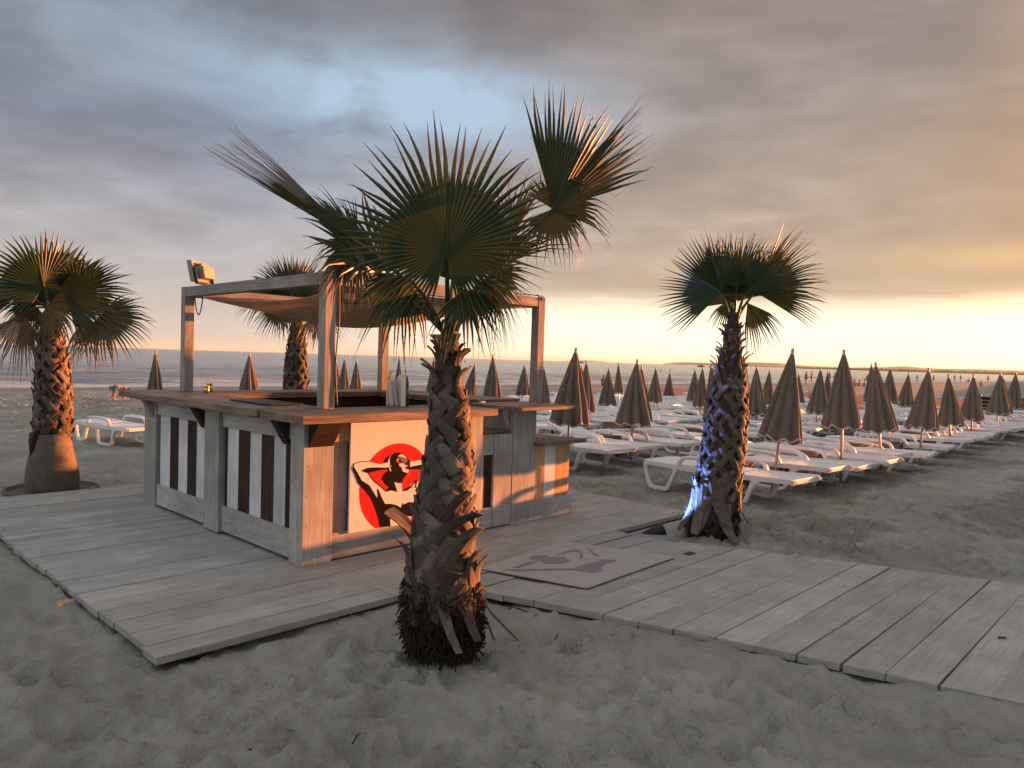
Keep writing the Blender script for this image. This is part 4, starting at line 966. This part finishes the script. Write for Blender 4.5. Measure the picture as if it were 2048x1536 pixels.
# blue lamp on the sand by the boardwalk
lp = on_z(1308, 1066, -.03); tgt = at(1424, 900, 6.95)
t_ = thing('spot_lamp', 'black spotlight lying on the sand beside the boardwalk, shining violet on the palm', 'lamp', (lp.x, lp.y, -.06))
dr = (at(1420, 1040, 7.05) - lp); dr.z = .22; dr.normalize(); s_ = dr.cross(UP).normalized()
mb = MB(); mb.tube([lp - dr * .12, lp - dr * .11, lp + dr * .05, lp + dr * .10], (.03, .045, .06, .062), 14); mb.tube([lp + dr * .098, lp + dr * .1], (.055, .055), 14); mb.build('housing', M['black'], t_)
mb = MB(); mb.tube([lp - dr * .03 - s_ * .06, lp - UP * .045 - s_ * .06, lp - UP * .045 + s_ * .06, lp - dr * .03 + s_ * .06], .008, 6); mb.build('foot', M['black'], t_)
def led(pos, tgt, c, e, size, nm):
    L = bpy.data.lights.new(nm, 'SPOT'); L.energy = e; L.color = c; L.spot_size = R(size); L.spot_blend = .6; L.shadow_soft_size = .03
    o = bpy.data.objects.new(nm, L); col.objects.link(o); o.location = pos; o.rotation_euler = (Vector(tgt) - Vector(pos)).to_track_quat('-Z', 'Y').to_euler(); return o
l_ = led(tuple(lp + dr * .14 + UP * .02), at(1418, 900, 7.05), (.15, .30, 1.0), 52, 66, 'spot_glow')
l_.data.spot_blend = .25
# ------------------------------------------------------------------ sun loungers
def make_lounger(label):
    root = thing('sun_lounger', label, 'sun lounger', (0, 0, 0), 'white sun loungers set out in rows')
    rail = [(.0, .335), (.06, .34), (.5, .325), (1.0, .318), (1.5, .322), (1.98, .33)]
    mb = MB()
    for x0, x1 in ((-.335, -.285), (.285, .335)):
        mb.sweep(smooth_path(rail, 4), .06, x0, x1)
    mb.box(-.284, .284, .0, .05, .305, .36, 0); mb.box(-.284, .284, 1.27, 1.31, .285, .318, 0); mb.box(-.284, .284, 1.95, 2.0, .29, .325, 0)
    fr = mb.build('frame', M['resin'], root, bevel=.012)
    legs = []
    for x0, x1 in ((-.34, -.292), (.292, .34)):
        mb = MB(); mb.sweep(smooth_path([(.40, .315), (.46, .27), (.51, .17), (.55, .06), (.60, .024), (.74, .022), (.98, .024), (1.06, .06), (1.10, .16), (1.12, .30)], 4), [.075, .075, .07, .07, .065, .065, .06, .06, .06, .055, .05, .05, .05, .048, .045, .045, .045, .045, .045, .045, .045, .045, .045, .045, .045, .045, .045, .045, .045, .045, .045, .045, .045, .045, .045, .045, .045][:37], x0, x1)
        legs.append(mb.build('leg', M['resin'], root, bevel=.010))
        mb = MB(); mb.sweep(smooth_path([(1.99, .33), (1.97, .22), (1.92, .08), (1.88, .026), (1.76, .022), (1.66, .026), (1.61, .09), (1.55, .22), (1.50, .32)], 4), .055, x0, x1)
        legs.append(mb.build('leg', M['resin'], root, bevel=.010))
    arms = []
    for x0, x1 in ((-.345, -.285), (.285, .345)):
        mb = MB(); mb.sweep(smooth_path([(1.50, .32), (1.46, .40), (1.40, .448), (1.28, .462), (1.0, .468), (.80, .462), (.70, .44), (.655, .39), (.63, .33)], 4), .045, x0, x1)
        arms.append(mb.build('armrest', M['resin'], root, bevel=.010))
    mb = MB(); y = .055
    while y < 1.24: mb.box(-.283, .283, y, y + .058, .322, .346 + .006 * math.sin(y * 2), 0); y += .066
    seat = mb.build('seat', M['resin'], root, bevel=.006)
    mb = MB(); y = .02
    for sx in (-.28, .25): mb.box(sx, sx + .03, .0, .70, -.012, .014, 1)
    while y < .66: mb.box(-.282, .282, y, y + .058, .015, .034, 0); y += .066
    mb.box(-.282, .282, .69, .735, -.012, .036, 0)
    bk = mb.build('backrest', M['resin'], root, bevel=.006); bk.location = (0, 1.30, .325)
    kids(root, fr, *legs, *arms, seat, bk)
    return root
def simple_lounger():
    root = thing('sun_lounger', 'x', 'sun lounger', (0, 0, 0), 'white sun loungers set out in rows')
    return root
ORD = 'first second third fourth fifth sixth seventh eighth ninth tenth eleventh twelfth thirteenth fourteenth fifteenth sixteenth seventeenth eighteenth nineteenth twentieth twenty-first twenty-second twenty-third twenty-fourth twenty-fifth twenty-sixth twenty-seventh twenty-eighth'.split()
proto = make_lounger('white plastic sun lounger standing alone on the sand left of the bar')
proto.location = (4.78, 13.2, gz(4.78, 14.0) - .01); proto.rotation_euler = (0, 0, R(6))
random.seed(21)
ROWS = [('front', 3.38, 8.02, .80, 27), ('second', 6.15, 7.9, .84, 26), ('third', 9.2, 9.4, .93, 22), ('fourth', 12.0, 11.0, .95, 20), ('fifth', 14.5, 13.2, .97, 17), ('sixth', 16.6, 15.6, 1.0, 14)]
def cam_u(x, y, z):
    q = Vector((x, y, z)) - CAM; d = q.dot(DV); return 1024 + FPX * q.dot(R2) / d, 768 - FPX * q.dot(U2) / d, d
FR = [((1547, 960), 1586, 699.4, 872, 1.05), ((1682, 938), 1688, 701, 847.6, 1.08), ((1762, 922), 1751.4, 726.3, 855, 1.05), ((1839, 911), 1857.4, 737.4, 851, 1.1), ((1901, 898), 1897, 749.4, 845, .95), ((1942, 884.5), 1947.2, 749.4, 835, .98), ((1992, 872), 2001, 745.7, 824, 1.05), ((2008, 862), 2006, 752, 822, .85)]
FZ = (.17, .15, .12, .09, .05, .02, .0, .0)
FP = [on_z(q[0][0], q[0][1], z) for q, z in zip(FR, FZ)]
UX = {'front': [p.x for p in FP], 'second': (8.1, 10.2, 12.9, 15.3, 17.5, 23.0, 24.0, 26.0), 'third': (11.6, 12.4, 17.9, 21.6, 25.3, 26.5)}
for (nm, y0, x0, st, n) in ROWS:
    k = 0; lastx = -9
    for i in range(n):
        x = x0 + i * st + random.uniform(-.05, .05)
        for xu in UX.get(nm, ()):
            if abs(x - xu) < .41: x = xu + (.41 if x > xu else -.41)
        if x - lastx < .70: continue
        lastx = x; y = y0 + random.uniform(-.12, .12)
        if nm == 'front' and i == 0: x, y, lastx = 8.36, 3.36, 8.36
        u, v, d = cam_u(x, y + .4, .2)
        if x > 28.4 or (u < 1080 and nm != 'second') or (nm == 'second' and u < 1110): continue
        c = copy_tree(proto); c.location = (x, y, gz(x, y + .4) * .5 + gz(x, y + 1.8) * .5 - .005); c.rotation_euler = (0, 0, R(random.gauss(0, 4)))
        b = KIDS[c.name][-1]; b.rotation_euler = (R(random.choice((0, 3, 9, 13, 16))) if (nm, i) != ('front', 0) else 0, 0, 0)
        k += 1
        if nm == 'front' and k == 1: lab = 'white plastic sun lounger nearest the palm lit violet, first of the front row'
        else: lab = 'white plastic sun lounger, %s from the bar end of the %s row' % (ORD[k - 1], nm)
        c['label'] = lab

# ------------------------------------------------------------------ closed parasols
def canopy_mesh(seed):
    random.seed(seed); n = 64; m = 16; ph = random.random() * 6; vs = []; fs = []; hem = []
    tw = random.uniform(-.35, .35)
    amp = [random.uniform(.7, 1.3) for _ in range(9)]
    for j in range(m + 1):
        s = j / m
        for k in range(n):
            th = 2 * math.pi * k / n
            a8 = 8 * (th + tw * s) + ph; fold = (1 - abs(math.sin(a8 / 2))) ** 1.2
            am = np.interp((th / (2 * math.pi) * 8) % 8, range(9), amp[:8] + amp[:1])
            r = (.022 + .262 * (s ** .95) * (1 - .10 * s * s)) * (1 - (.40 * fold * am * min(1, s * 3)) + .05 * math.sin(3 * th + ph) * s + .04 * math.sin(2 * th + 2 * ph) * s)
            r *= 1 + .10 * float(vnoise(np.array([math.cos(th) * 3 + seed]), np.array([math.sin(th) * 3 + s * 4.0]), seed)[0]) * min(1, s * 2.5)
            z = -s - .025 * math.cos(a8) * s ** 6 - .012 * math.sin(3 * th + ph) * s ** 4
            vs.append((r * math.cos(th), r * math.sin(th), z))
    for j in range(m):
        for k in range(n): fs.append((j * n + k, (j + 1) * n + k, (j + 1) * n + (k + 1) % n, j * n + (k + 1) % n))
    rim = vs[-n:]
    mb = MB(); mb.add(vs, fs, smooth=True); mb.add(vs[:n], [tuple(range(n - 1, -1, -1))])
    tb = MB()
    a = [(x * 1.025, y * 1.025, z + .018) for x, y, z in rim]; b = [(x * 1.045, y * 1.045, z - .006) for x, y, z in rim]; c = [(x * .97, y * .97, z - .004) for x, y, z in rim]
    tb.add(a + b + c, [(r_ * n + k, r_ * n + (k + 1) % n, (r_ + 1) * n + (k + 1) % n, (r_ + 1) * n + k) for r_ in (0, 1) for k in range(n)], smooth=True)
    return mb, tb
PROTO = []
for s_ in range(4):
    mb, tb = canopy_mesh(40 + s_); PROTO.append((mb, tb))
mb_pole = MB(); mb_pole.tube([(0, 0, -.25), (0, 0, 1.0)], .019, 10)
mb_fin = MB(); mb_fin.lathe([(-.02, .022), (.0, .026), (.02, .016), (.035, .022), (.055, .022), (.07, .012), (.075, .003)], seg=12)
mb_cl = MB(); mb_cl.lathe([(-.05, .024), (-.045, .03), (.045, .03), (.05, .024)], seg=12); mb_cl.box(.028, .075, -.012, .012, -.014, .014, 0)
meshes = {}
def child(name, key, builder, mat, parent, loc, scale=(1, 1, 1), rot=(0, 0, 0)):
    if key not in meshes:
        o = builder.build(name, mat, None); meshes[key] = o.data
    else:
        o = bpy.data.objects.new(name, meshes[key]); col.objects.link(o)
    o.parent = parent; o.location = loc; o.scale = scale; o.rotation_euler = rot; return o
def parasol(base, apex, Lc, wid, var, label, group='closed parasols among the loungers'):
    base = Vector(base); apex = Vector(apex); ax = apex - base; T = ax.length
    root = thing('beach_parasol', label, 'parasol', tuple(base), group)
    root.rotation_mode = 'QUATERNION'; root.rotation_quaternion = UP.rotation_difference(ax.normalized())
    child('pole', 'pole', mb_pole, M['pole'], root, (0, 0, 0), (1, 1, T - .02))
    if T - Lc > .34: child('clamp', 'clamp', mb_cl, M['pole'], root, (0, 0, min(.30, T - Lc - .1)), (1, 1, 1), (0, 0, random.random() * 6))
    c = child('canopy', 'can%d' % var, PROTO[var][0], M['canopy'], root, (0, 0, T - .06), (wid, wid, Lc), (0, 0, random.random() * 6.28))
    child('hem_trim', 'trim%d' % var, PROTO[var][1], M['trim'], c, (0, 0, 0))
    child('finial', 'fin', mb_fin, M['finial'], root, (0, 0, T - .055))
    return root
crates = []
def crate_at(x, y, rz, label):
    z = gz(x, y) - .01
    t = thing('crate_table', label, 'crate table', (x, y, z), 'wooden crate tables between the loungers'); t.rotation_euler = (0, 0, rz)
    def P(name, mb): 
        o = mb.build(name, M['crate_wood'], None, bevel=.003); o.parent = t; return o
    mb = MB()
    for a in (-.13, -.043, .044): mb.box(a, a + .082, -.31, .31, .37, .39, 1)
    P('tabletop', mb)
    for sx in (-.125, .105):
        mb = MB(); mb.box(sx, sx + .02, -.30, .30, .19, .365, 1); P('side_board', mb)
    for sy in (-.302, .282):
        mb = MB(); mb.box(-.104, .104, sy, sy + .02, .17, .365, 0); P('end_board', mb)
    for sx in (-.10, .06):
        for sy in (-.27, .23):
            mb = MB(); mb.box(sx, sx + .04, sy, sy + .04, 0, .365, 2); P('leg', mb)
    return t
random.seed(33)
for i, (b, u, va, vh, w) in enumerate(FR):
    p25 = FP[i]; D = (p25 - CAM).dot(DV); ap = at(u, va, D); hm = at(u, vh, D)
    zg = gz(p25.x, p25.y) - .02; g0 = p25 + (p25 - ap) * ((p25.z - zg) / (ap.z - p25.z))
    lab = 'closed taupe parasol, %s from the palm end of the front row' % ORD[i] if i else 'large closed taupe parasol leaning in the sand, first of the front row'
    parasol(g0, ap, (ap.z - hm.z), w, i % 4, lab)
    if i < 7: crate_at(g0.x - .04, g0.y + .58, R(random.uniform(-6, 6)), 'low wooden crate table behind the %s parasol of the front row' % ORD[i])
OT = {'second': [(1151.9, 697.6, 839.7, 1.2), (1274.5, 720.7, 842, 1.15), (1421.8, 731, 835, 1), (1513.4, 732.3, 824.4, 1), (1641.7, 736.5, 822, 1), (1742.6, 728.6, 796.7, 1), (1780.6, 735.6, 801.8, 1.05), (1817.6, 745.7, 808, 1), (2032, 744.8, 813, 1)],
      'third': [(1173, 722.6, 816.6, .95), (1283, 732, 838, .9), (1405.6, 734.6, 808.7, .9), (1539.4, 739.3, 805, .9), (1597.7, 747, 805, .9), (1655.6, 742.5, 799.4, .8)],
      'fourth': [(1163.4, 733, 806, .9), (1217.6, 736.5, 806, 1.1), (1311.6, 735.6, 800.4, 1), (1390, 738, 798, 1), (1492.6, 732.3, 785.6, 1.0)],
      'fifth': [(1049, 728.6, 787, 1), (1072, 738, 806, 1.0), (1088.6, 735, 806, .85), (1236.6, 725.4, 782.8, .7), (1340, 744, 791, 1)]}
for row, L_ in OT.items():
    for i, (u, va, vh, w) in enumerate(L_):
        Lc = 1.0; D = Lc * FPX / (vh - va)
        if (row, i) == ('second', 8): D = 21.5
        if (row, i) == ('third', 1): D = 14.6
        ap = at(u, va, D); hm = at(u, vh, D); b = Vector((ap.x, ap.y, gz(ap.x, ap.y) - .02)); b += Vector((random.gauss(0, .07), random.gauss(0, .07), 0))
        parasol(b, ap, ap.z - hm.z, w, random.randrange(4), 'closed taupe parasol, %s from the left in the %s row' % (ORD[i], row))
        if row in ('second', 'third') and i < 7: crate_at(b.x - .03, b.y + .55, R(random.uniform(-6, 6)), 'wooden crate table at the foot of the %s parasol in the %s row' % (ORD[i], row))
for (u, va, D, w, lab) in ((311, 702, 16, .85, 'slim closed parasol between the far left palm and the corner pergola post'), (499, 707, 15.5, 1.1, 'broad closed parasol left of the palm behind the bar'),
                           (672, 719.8, 24, 1, 'closed parasol right beside the front pergola post, seen over the bar'), (689, 716, 22.5, .9, 'middle one of three closed parasols grouped right of the front pergola post'),
                           (712.8, 719.8, 21, .95, 'closed parasol, rightmost of three grouped right of the front pergola post'), (798.5, 712, 22, .6, 'very slim closed parasol above the silver carton on the bar'),
                           (867.7, 716, 19.5, .95, 'closed parasol half hidden by the left edge of the near palm trunk'), (949.9, 727, 20.5, .95, 'leaning closed parasol just right of the near palm trunk'), (986, 710, 18, 1, 'closed parasol with its tip above the horizon, right of the near palm trunk')):
    ap = at(u, va, D); b = Vector((ap.x, ap.y, gz(ap.x, ap.y) - .02))
    if abs(u - 949.9) < 1: b -= RT * .25
    parasol(b, ap, 1.12, w, random.randrange(4), lab, 'closed parasols behind the bar')

# ------------------------------------------------------------------ windbreak, barrier tape, dark fence
FX = 29.2
wb = thing('windbreak', 'pink cloth windbreak stretched along the end of the lounger rows', 'windbreak', (FX, 12, gz(FX, 12)))
pa = [(FX, 6.3), (FX + .1, 9.2), (FX - .05, 11.7), (FX + .1, 14.2), (FX, 16.6), (FX + .05, 18.9)]
for (xa, ya), (xb, yb) in zip(pa[:-1], pa[1:]):
    vs = []; fs = []
    for i in range(13):
        f = i / 12; x = xa + (xb - xa) * f + .06 * math.sin(f * math.pi) * (1 if ya % 2 else -1); y = ya + .03 + (yb - ya - .06) * f; zb_ = gz(x, y)
        sagt = .05 * math.sin(f * math.pi)
        vs += [(x, y, zb_ - .02), (x + .04 * math.sin(f * 9), y, zb_ + .35), (x, y, zb_ + .72 - sagt)]
    for i in range(12):
        for j in range(2): fs.append((i * 3 + j, i * 3 + 3 + j, i * 3 + 4 + j, i * 3 + 1 + j))
    mb = MB(); mb.add(vs, fs, smooth=True); o = mb.build('cloth', M['fence_cloth'], wb); sd = o.modifiers.new('thick', 'SOLIDIFY'); sd.thickness = .006
for (x, y) in pa:
    mb = MB(); z = gz(x, y); mb.tube([(x - .02, y, z - .2), (x - .02, y, z + .8)], .022, 8); mb.build('post', M['crate_wood'], wb)
rp = thing('barrier', 'pale rope barrier on low posts beyond the pink windbreak', 'barrier', (37, 14, gz(37, 14)))
ends = [(36.5, 19.5), (36.8, 15.5), (37.0, 11.5), (37.2, 7.5)]
for x, y in ends:
    mb = MB(); z = gz(x, y); mb.tube([(x, y, z - .2), (x, y, z + .62)], .025, 8); mb.build('post', M['rope'], rp)
mb = MB(); q = []
for (xa, ya), (xb, yb) in zip(ends[:-1], ends[1:]):
    for k in range(8):
        f = k / 8; x = xa + (xb - xa) * f; y = ya + (yb - ya) * f; q.append((x, y, gz(x, y) * 0 + float(base_z(x, y)) + .56 - .03 * math.sin(f * math.pi)))
mb.tube(q, .03, 6); mb.build('rope', M['rope'], rp)
df = thing('dark_fence', 'dark slatted timber fence at the far end of the front row', 'fence', (29.5, 5.2, gz(29.5, 5.2)))
mb = MB(); z = gz(29.5, 5.2)
for k in range(6): mb.box(29.45, 29.5, 3.0, 6.1, z + .02 + k * .13, z + .13 + k * .13, 1)
mb.build('slat_panel', M['darkfence'], df, bevel=.003)
for y in (3.1, 4.6, 5.95):
    mb = MB(); mb.box(29.503, 29.58, y, y + .08, z - .2, z + .86, 2); mb.build('post', M['darkfence'], df)
yp = on_z(2027, 842, -.1); yp.z = gz(yp.x, yp.y); t_ = thing('marker_post', 'small yellow marker post standing past the last parasols', 'post', tuple(yp))
mb = MB(); mb.lathe([(-.1, .04), (.30, .04), (.31, .03)], tuple(yp)); mb.build('stake', M['yellow'], t_)
mb = MB(); mb.lathe([(.311, .045), (.36, .045), (.375, .02)], tuple(yp)); mb.build('cap', M['yellow'], t_)

# ------------------------------------------------------------------ twigs
def twig(u, v, L, ang, lab, r=.006, z0=None):
    p = on_z(u, v, -.07); q = []
    for k in range(7):
        f = k / 6 - .5; x = p.x + math.cos(ang) * L * f + .06 * L * math.sin(f * 5); y = p.y + math.sin(ang) * L * f + .10 * L * math.cos(f * 4)
        q.append((x, y, (gz(x, y) if z0 is None else z0) + .006))
    mb = MB(); mb.tube(q, [r * .5, r, r * 1.1, r, r, r * .8, r * .4], 6); tag(mb.build('twig', M['twig'], None), lab, 'twig')
twig(502, 1486, .075, -AZ * 0 + R(-40), 'short thick dark twig on the bare sand at the bottom left')
twig(712, 1482, .05, R(10), 'thin curved twig on the sand, right of the thick twig', .003)
twig(1035, 1228, .13, R(-50), 'dry palm fibre stick lying on the sand right of the near palm', .004)
twig(1062, 1240, .10, R(-20), 'short dry stick on the sand farther right of the near palm', .004)
twig(2003, 1300, .05, R(-60), 'small dark piece of wood lying on the boardwalk planks', .006, -.002)
# knot hole / hatch in the boardwalk
hp = on_z(1378, 1107, .0); mb = MB(); mb.box(hp.x - .05, hp.x + .06, hp.y - .03, hp.y + .03, -.003, .004, 0); tag(mb.build('metal_plate', M['black'], None, bevel=.002), 'small dark metal plate screwed to the boardwalk behind the doormat', 'plate')

# ------------------------------------------------------------------ people and boats
def skin_body(name, joints, edges, mat, parent, root=0):
    me = bpy.data.meshes.new(name); me.from_pydata([j[:3] for j in joints], edges, []); me.materials.append(mat)
    o = bpy.data.objects.new(name, me); col.objects.link(o); o.parent = parent
    o.modifiers.new('skin', 'SKIN'); sv = me.skin_vertices[0].data
    for i, j in enumerate(joints): sv[i].radius = (j[3], j[3]); sv[i].use_root = (i == root)
    sb = o.modifiers.new('smooth', 'SUBSURF'); sb.levels = 1; sb.render_levels = 1
    return o
STAND = dict(pel=(0, 0, .92, .12), wai=(0, 0, 1.08, .105), che=(0, .01, 1.30, .125), nec=(0, .0, 1.46, .055), hea=(0, .02, 1.58, .085), top=(0, .01, 1.70, .075),
             ls=(-.17, 0, 1.40, .055), le=(-.23, .02, 1.14, .042), lw=(-.25, .08, .90, .03), lh=(-.25, .1, .80, .03), rs=(.17, 0, 1.40, .055), re=(.23, .02, 1.14, .042), rw=(.25, .08, .90, .03), rh=(.25, .1, .80, .03),
             lhip=(-.09, 0, .86, .09), lk=(-.11, .03, .48, .06), la=(-.11, 0, .08, .04), lf=(-.11, .12, .03, .03), rhip=(.09, 0, .86, .09), rk=(.11, .03, .48, .06), ra=(.11, 0, .08, .04), rf=(.11, .12, .03, .03))
EDG = [('pel', 'wai'), ('wai', 'che'), ('che', 'nec'), ('nec', 'hea'), ('hea', 'top'), ('che', 'ls'), ('ls', 'le'), ('le', 'lw'), ('lw', 'lh'), ('che', 'rs'), ('rs', 're'), ('re', 'rw'), ('rw', 'rh'), ('pel', 'lhip'), ('lhip', 'lk'), ('lk', 'la'), ('la', 'lf'), ('pel', 'rhip'), ('rhip', 'rk'), ('rk', 'ra'), ('ra', 'rf')]
POSE = {'stand': {}, 'walk': dict(lk=(-.1, .16, .50, .06), la=(-.1, .26, .10, .04), lf=(-.1, .38, .05, .03), rk=(.1, -.05, .48, .06), ra=(.1, -.26, .12, .04), rf=(.1, -.18, .04, .03), lw=(-.25, -.12, .92, .03), lh=(-.25, -.16, .84, .03), rw=(.24, .22, .95, .03), rh=(.24, .28, .88, .03)),
        'sit': dict(pel=(0, 0, .12, .13), wai=(0, -.05, .28, .11), che=(0, -.08, .50, .125), nec=(0, -.04, .66, .055), hea=(0, 0, .78, .085), top=(0, 0, .89, .075), ls=(-.17, -.06, .60, .055), le=(-.22, .08, .40, .042), lw=(-.16, .28, .36, .03), lh=(-.12, .36, .36, .03), rs=(.17, -.06, .60, .055), re=(.22, .08, .40, .042), rw=(.16, .28, .36, .03), rh=(.12, .36, .36, .03), lhip=(-.1, .04, .12, .09), lk=(-.12, .38, .42, .06), la=(-.1, .56, .08, .04), lf=(-.1, .68, .03, .03), rhip=(.1, .04, .12, .09), rk=(.12, .38, .42, .06), ra=(.1, .56, .08, .04), rf=(.1, .68, .03, .03)),
        'bend': dict(pel=(0, -.12, .86, .12), wai=(0, .03, .93, .10), che=(0, .28, .90, .115), nec=(0, .42, .80, .05), hea=(0, .50, .70, .085), top=(0, .56, .60, .075), ls=(-.16, .30, .84, .05), le=(-.2, .36, .58, .04), lw=(-.16, .44, .32, .03), lh=(-.14, .47, .22, .03), rs=(.16, .30, .84, .05), re=(.2, .36, .58, .04), rw=(.16, .44, .32, .03), rh=(.14, .47, .22, .03), lhip=(-.09, -.1, .80, .09), lk=(-.12, .0, .44, .055), la=(-.12, -.08, .08, .04), lf=(-.12, .05, .03, .03), rhip=(.09, -.1, .80, .09), rk=(.12, .0, .44, .055), ra=(.12, -.08, .08, .04), rf=(.12, .05, .03, .03))}
def person(pos, rz, pose, label, top, bottom, scale=1.0, group=None):
    t = thing('person', label, 'person', pos, group); t.rotation_euler = (0, 0, rz); t.scale = (scale,) * 3
    J = dict(STAND); J.update(POSE[pose]); K = list(J)
    skin_body('body', [J[k] for k in K], [(K.index(a), K.index(b)) for a, b in EDG], M['skin'], t, 0)
    def cloth(name, ks, es, mat, g):
        skin_body(name, [(*J[k][:3], J[k][3] + g) for k in ks], [(ks.index(a), ks.index(b)) for a, b in es], M[mat], t, 0)
    if top: cloth('top', ['che', 'wai', 'ls', 'rs'], [('che', 'wai'), ('che', 'ls'), ('che', 'rs')], top, .022)
    if bottom: cloth('shorts', ['pel', 'lhip', 'rhip'], [('pel', 'lhip'), ('pel', 'rhip')], bottom, .03)
    h = J['top']; n = J['hea']; c = [(n[i] * .35 + h[i] * .65) for i in range(3)]
    mb = MB(); mb.lathe([(-.09, .05), (-.05, .092), (.0, .105), (.05, .085), (.085, .03)], seg=14); o = mb.build('hair', M['hair'], None); o.parent = t; o.location = (c[0], c[1] - .02, c[2])
    return t
kp = on_z(228, 801, -.3)
for _ in range(4): kp = on_z(228, 801, gz(kp.x, kp.y))
f_ = AZ - math.pi / 2
person(tuple(kp), f_ + R(-80), 'bend', 'child in lime and turquoise swimwear bending over to dig in the sand', 'cloth_lime', 'cloth_blue', .58)
k2 = kp + RT * .34 + FW * .15; k2.z = gz(k2.x, k2.y); person(tuple(k2), f_ + R(60), 'bend', 'dark haired child crouching beside the digging child in lime', 'cloth_dark', 'cloth_dark', .52)
PE = [(1612, 768, 'stand', 'first of a couple standing at the water left of the fourth front parasol', 'cloth_dark', 'cloth_dark', 20), (1623, 768, 'walk', 'person in white standing right beside another at the water edge', 'cloth_white', 'cloth_dark', -60),
      (1658, 766, 'stand', 'lone dark figure just left of the second front row parasol', 'cloth_dark', 'cloth_dark', 0), (1669, 765, 'walk', 'walking dark figure touching the outline of the second front row parasol', 'cloth_dark', 'cloth_dark', 80),
      (1709, 772, 'sit', 'person in white sitting on the sand right of the second front parasol', 'cloth_white', 'cloth_dark', -40), (1719, 774, 'sit', 'person in red sitting in the group on the sand', 'cloth_red', 'cloth_dark', 40), (1729, 773, 'sit', 'dark figure sitting at the right end of the group on the sand', 'cloth_dark', 'cloth_dark', 60),
      (1734, 762, 'stand', 'dark figure standing left of the third front row parasol', 'cloth_dark', 'cloth_dark', 10), (1834, 764, 'walk', 'tiny walker on the wet sand between the parasols on the right', 'cloth_dark', 'cloth_dark', 90), (1867, 762, 'stand', 'bather at the water just right of the fourth front parasol', 'cloth_white', 'cloth_dark', 0),
      (1909, 764, 'stand', 'dark bather right of the fifth front row parasol', 'cloth_dark', 'cloth_red', 0), (1921, 764, 'walk', 'bather walking right of the fifth front parasol toward the sixth', 'cloth_red', 'cloth_dark', -70), (1937, 764, 'sit', 'figure sitting by the water left of the sixth front parasol', 'cloth_dark', 'cloth_dark', 30),
      (1976, 766, 'stand', 'larger dark figure standing between the sixth and seventh front parasols', 'cloth_dark', 'cloth_dark', 20), (1962, 774, 'sit', 'person in pale clothes sitting on the sand below the larger standing figure', 'cloth_blue', 'cloth_white', -20), (1207, 771, 'sit', 'small seated figure at the wet sand behind the rows', 'cloth_dark', 'cloth_red', 0)]
for (u, v, po, lab, a, b, rz) in PE:
    p = on_z(u, v, -.5)
    for _ in range(5): p = on_z(u, v, min(gz(p.x, min(p.y, 44.5)), -.3))
    p.z = gz(p.x, p.y) - .01
    person(tuple(p), f_ + R(rz), po, lab, a, b, random.uniform(.93, 1.05))
def boat(u, D, L, mast, lab):
    p = at(u, 719 + .03 * (u - 1024), D); p.z = SEA_Z
    t = thing('sailing_boat' if mast else 'motor_boat', lab, 'boat', tuple(p))
    def xf(q): return p + RT * q.x + FW * q.y + UP * q.z
    mb = MB(); vs = []; 
    for i in range(9):
        f = i / 8 - .5; w = .16 * L * (1 - (2 * abs(f)) ** 2.2 * .9); vs += [xf(Vector((f * L, -w, .13 * L + .04 * L * abs(f)))), xf(Vector((f * L * .9, 0, -.05 * L))), xf(Vector((f * L, w, .13 * L + .04 * L * abs(f))))]
    fs = [(i * 3 + j, i * 3 + 3 + j, i * 3 + 4 + j, i * 3 + 1 + j) for i in range(8) for j in range(2)] + [(i * 3, i * 3 + 2, i * 3 + 5, i * 3 + 3) for i in range(8)]
    mb.add(vs, fs); mb.build('hull', M['boat'], t)
    mb = MB(); mb.box(-.2 * L, .15 * L, -.08 * L, .08 * L, .13 * L, .25 * L, 0, xf=xf); mb.build('cabin', M['boat'], t)
    if mast:
        mb = MB(); mb.tube([xf(Vector((.05 * L, 0, .1 * L))), xf(Vector((.05 * L, 0, 1.35 * L)))], .014 * L, 6); mb.build('mast', M['boat'], t)
    return t
boat(1402, 900, 9.5, True, 'small sailing boat with bare mast far out left of the lit palm')
boat(1163, 1100, 9, False, 'distant motor boat on the horizon right of the tall second row parasol')
for (u, v, lab) in ((930, 724, 'tiny dark buoy floating right of the near palm trunk'), (1322, 744, 'tiny dark buoy floating above the parasols in the middle'), (1340, 741, 'second tiny buoy floating close to another above the middle parasols')):
    p = on_z(u, v, SEA_Z); t = thing('buoy', lab, 'buoy', tuple(p)); s_ = (p - CAM).length / FPX * 1.6
    mb = MB(); mb.lathe([(-.3 * s_, .6 * s_), (.3 * s_, s_), (1.0 * s_, .7 * s_), (1.6 * s_, .2 * s_)], tuple(p), 10); mb.build('float', M['boat'], t)

# ------------------------------------------------------------------ air
hm_ = bpy.data.materials.new('haze'); hm_.use_nodes = True; nt = hm_.node_tree; nt.nodes.clear()
pv = nt.nodes.new('ShaderNodeVolumePrincipled'); pv.inputs['Color'].default_value = (.62, .86, 1.0, 1); pv.inputs['Density'].default_value = 3.5e-5; pv.inputs['Anisotropy'].default_value = .2
ou = nt.nodes.new('ShaderNodeOutputMaterial'); nt.links.new(pv.outputs[0], ou.inputs['Volume'])
mb = MB(); mb.box(-32000, 42000, -1000, 42000, -8, 160)
hz = mb.build('haze', hm_); tag(hz, 'thin warm evening haze over the sea and the far coast', 'haze', None, 'stuff')
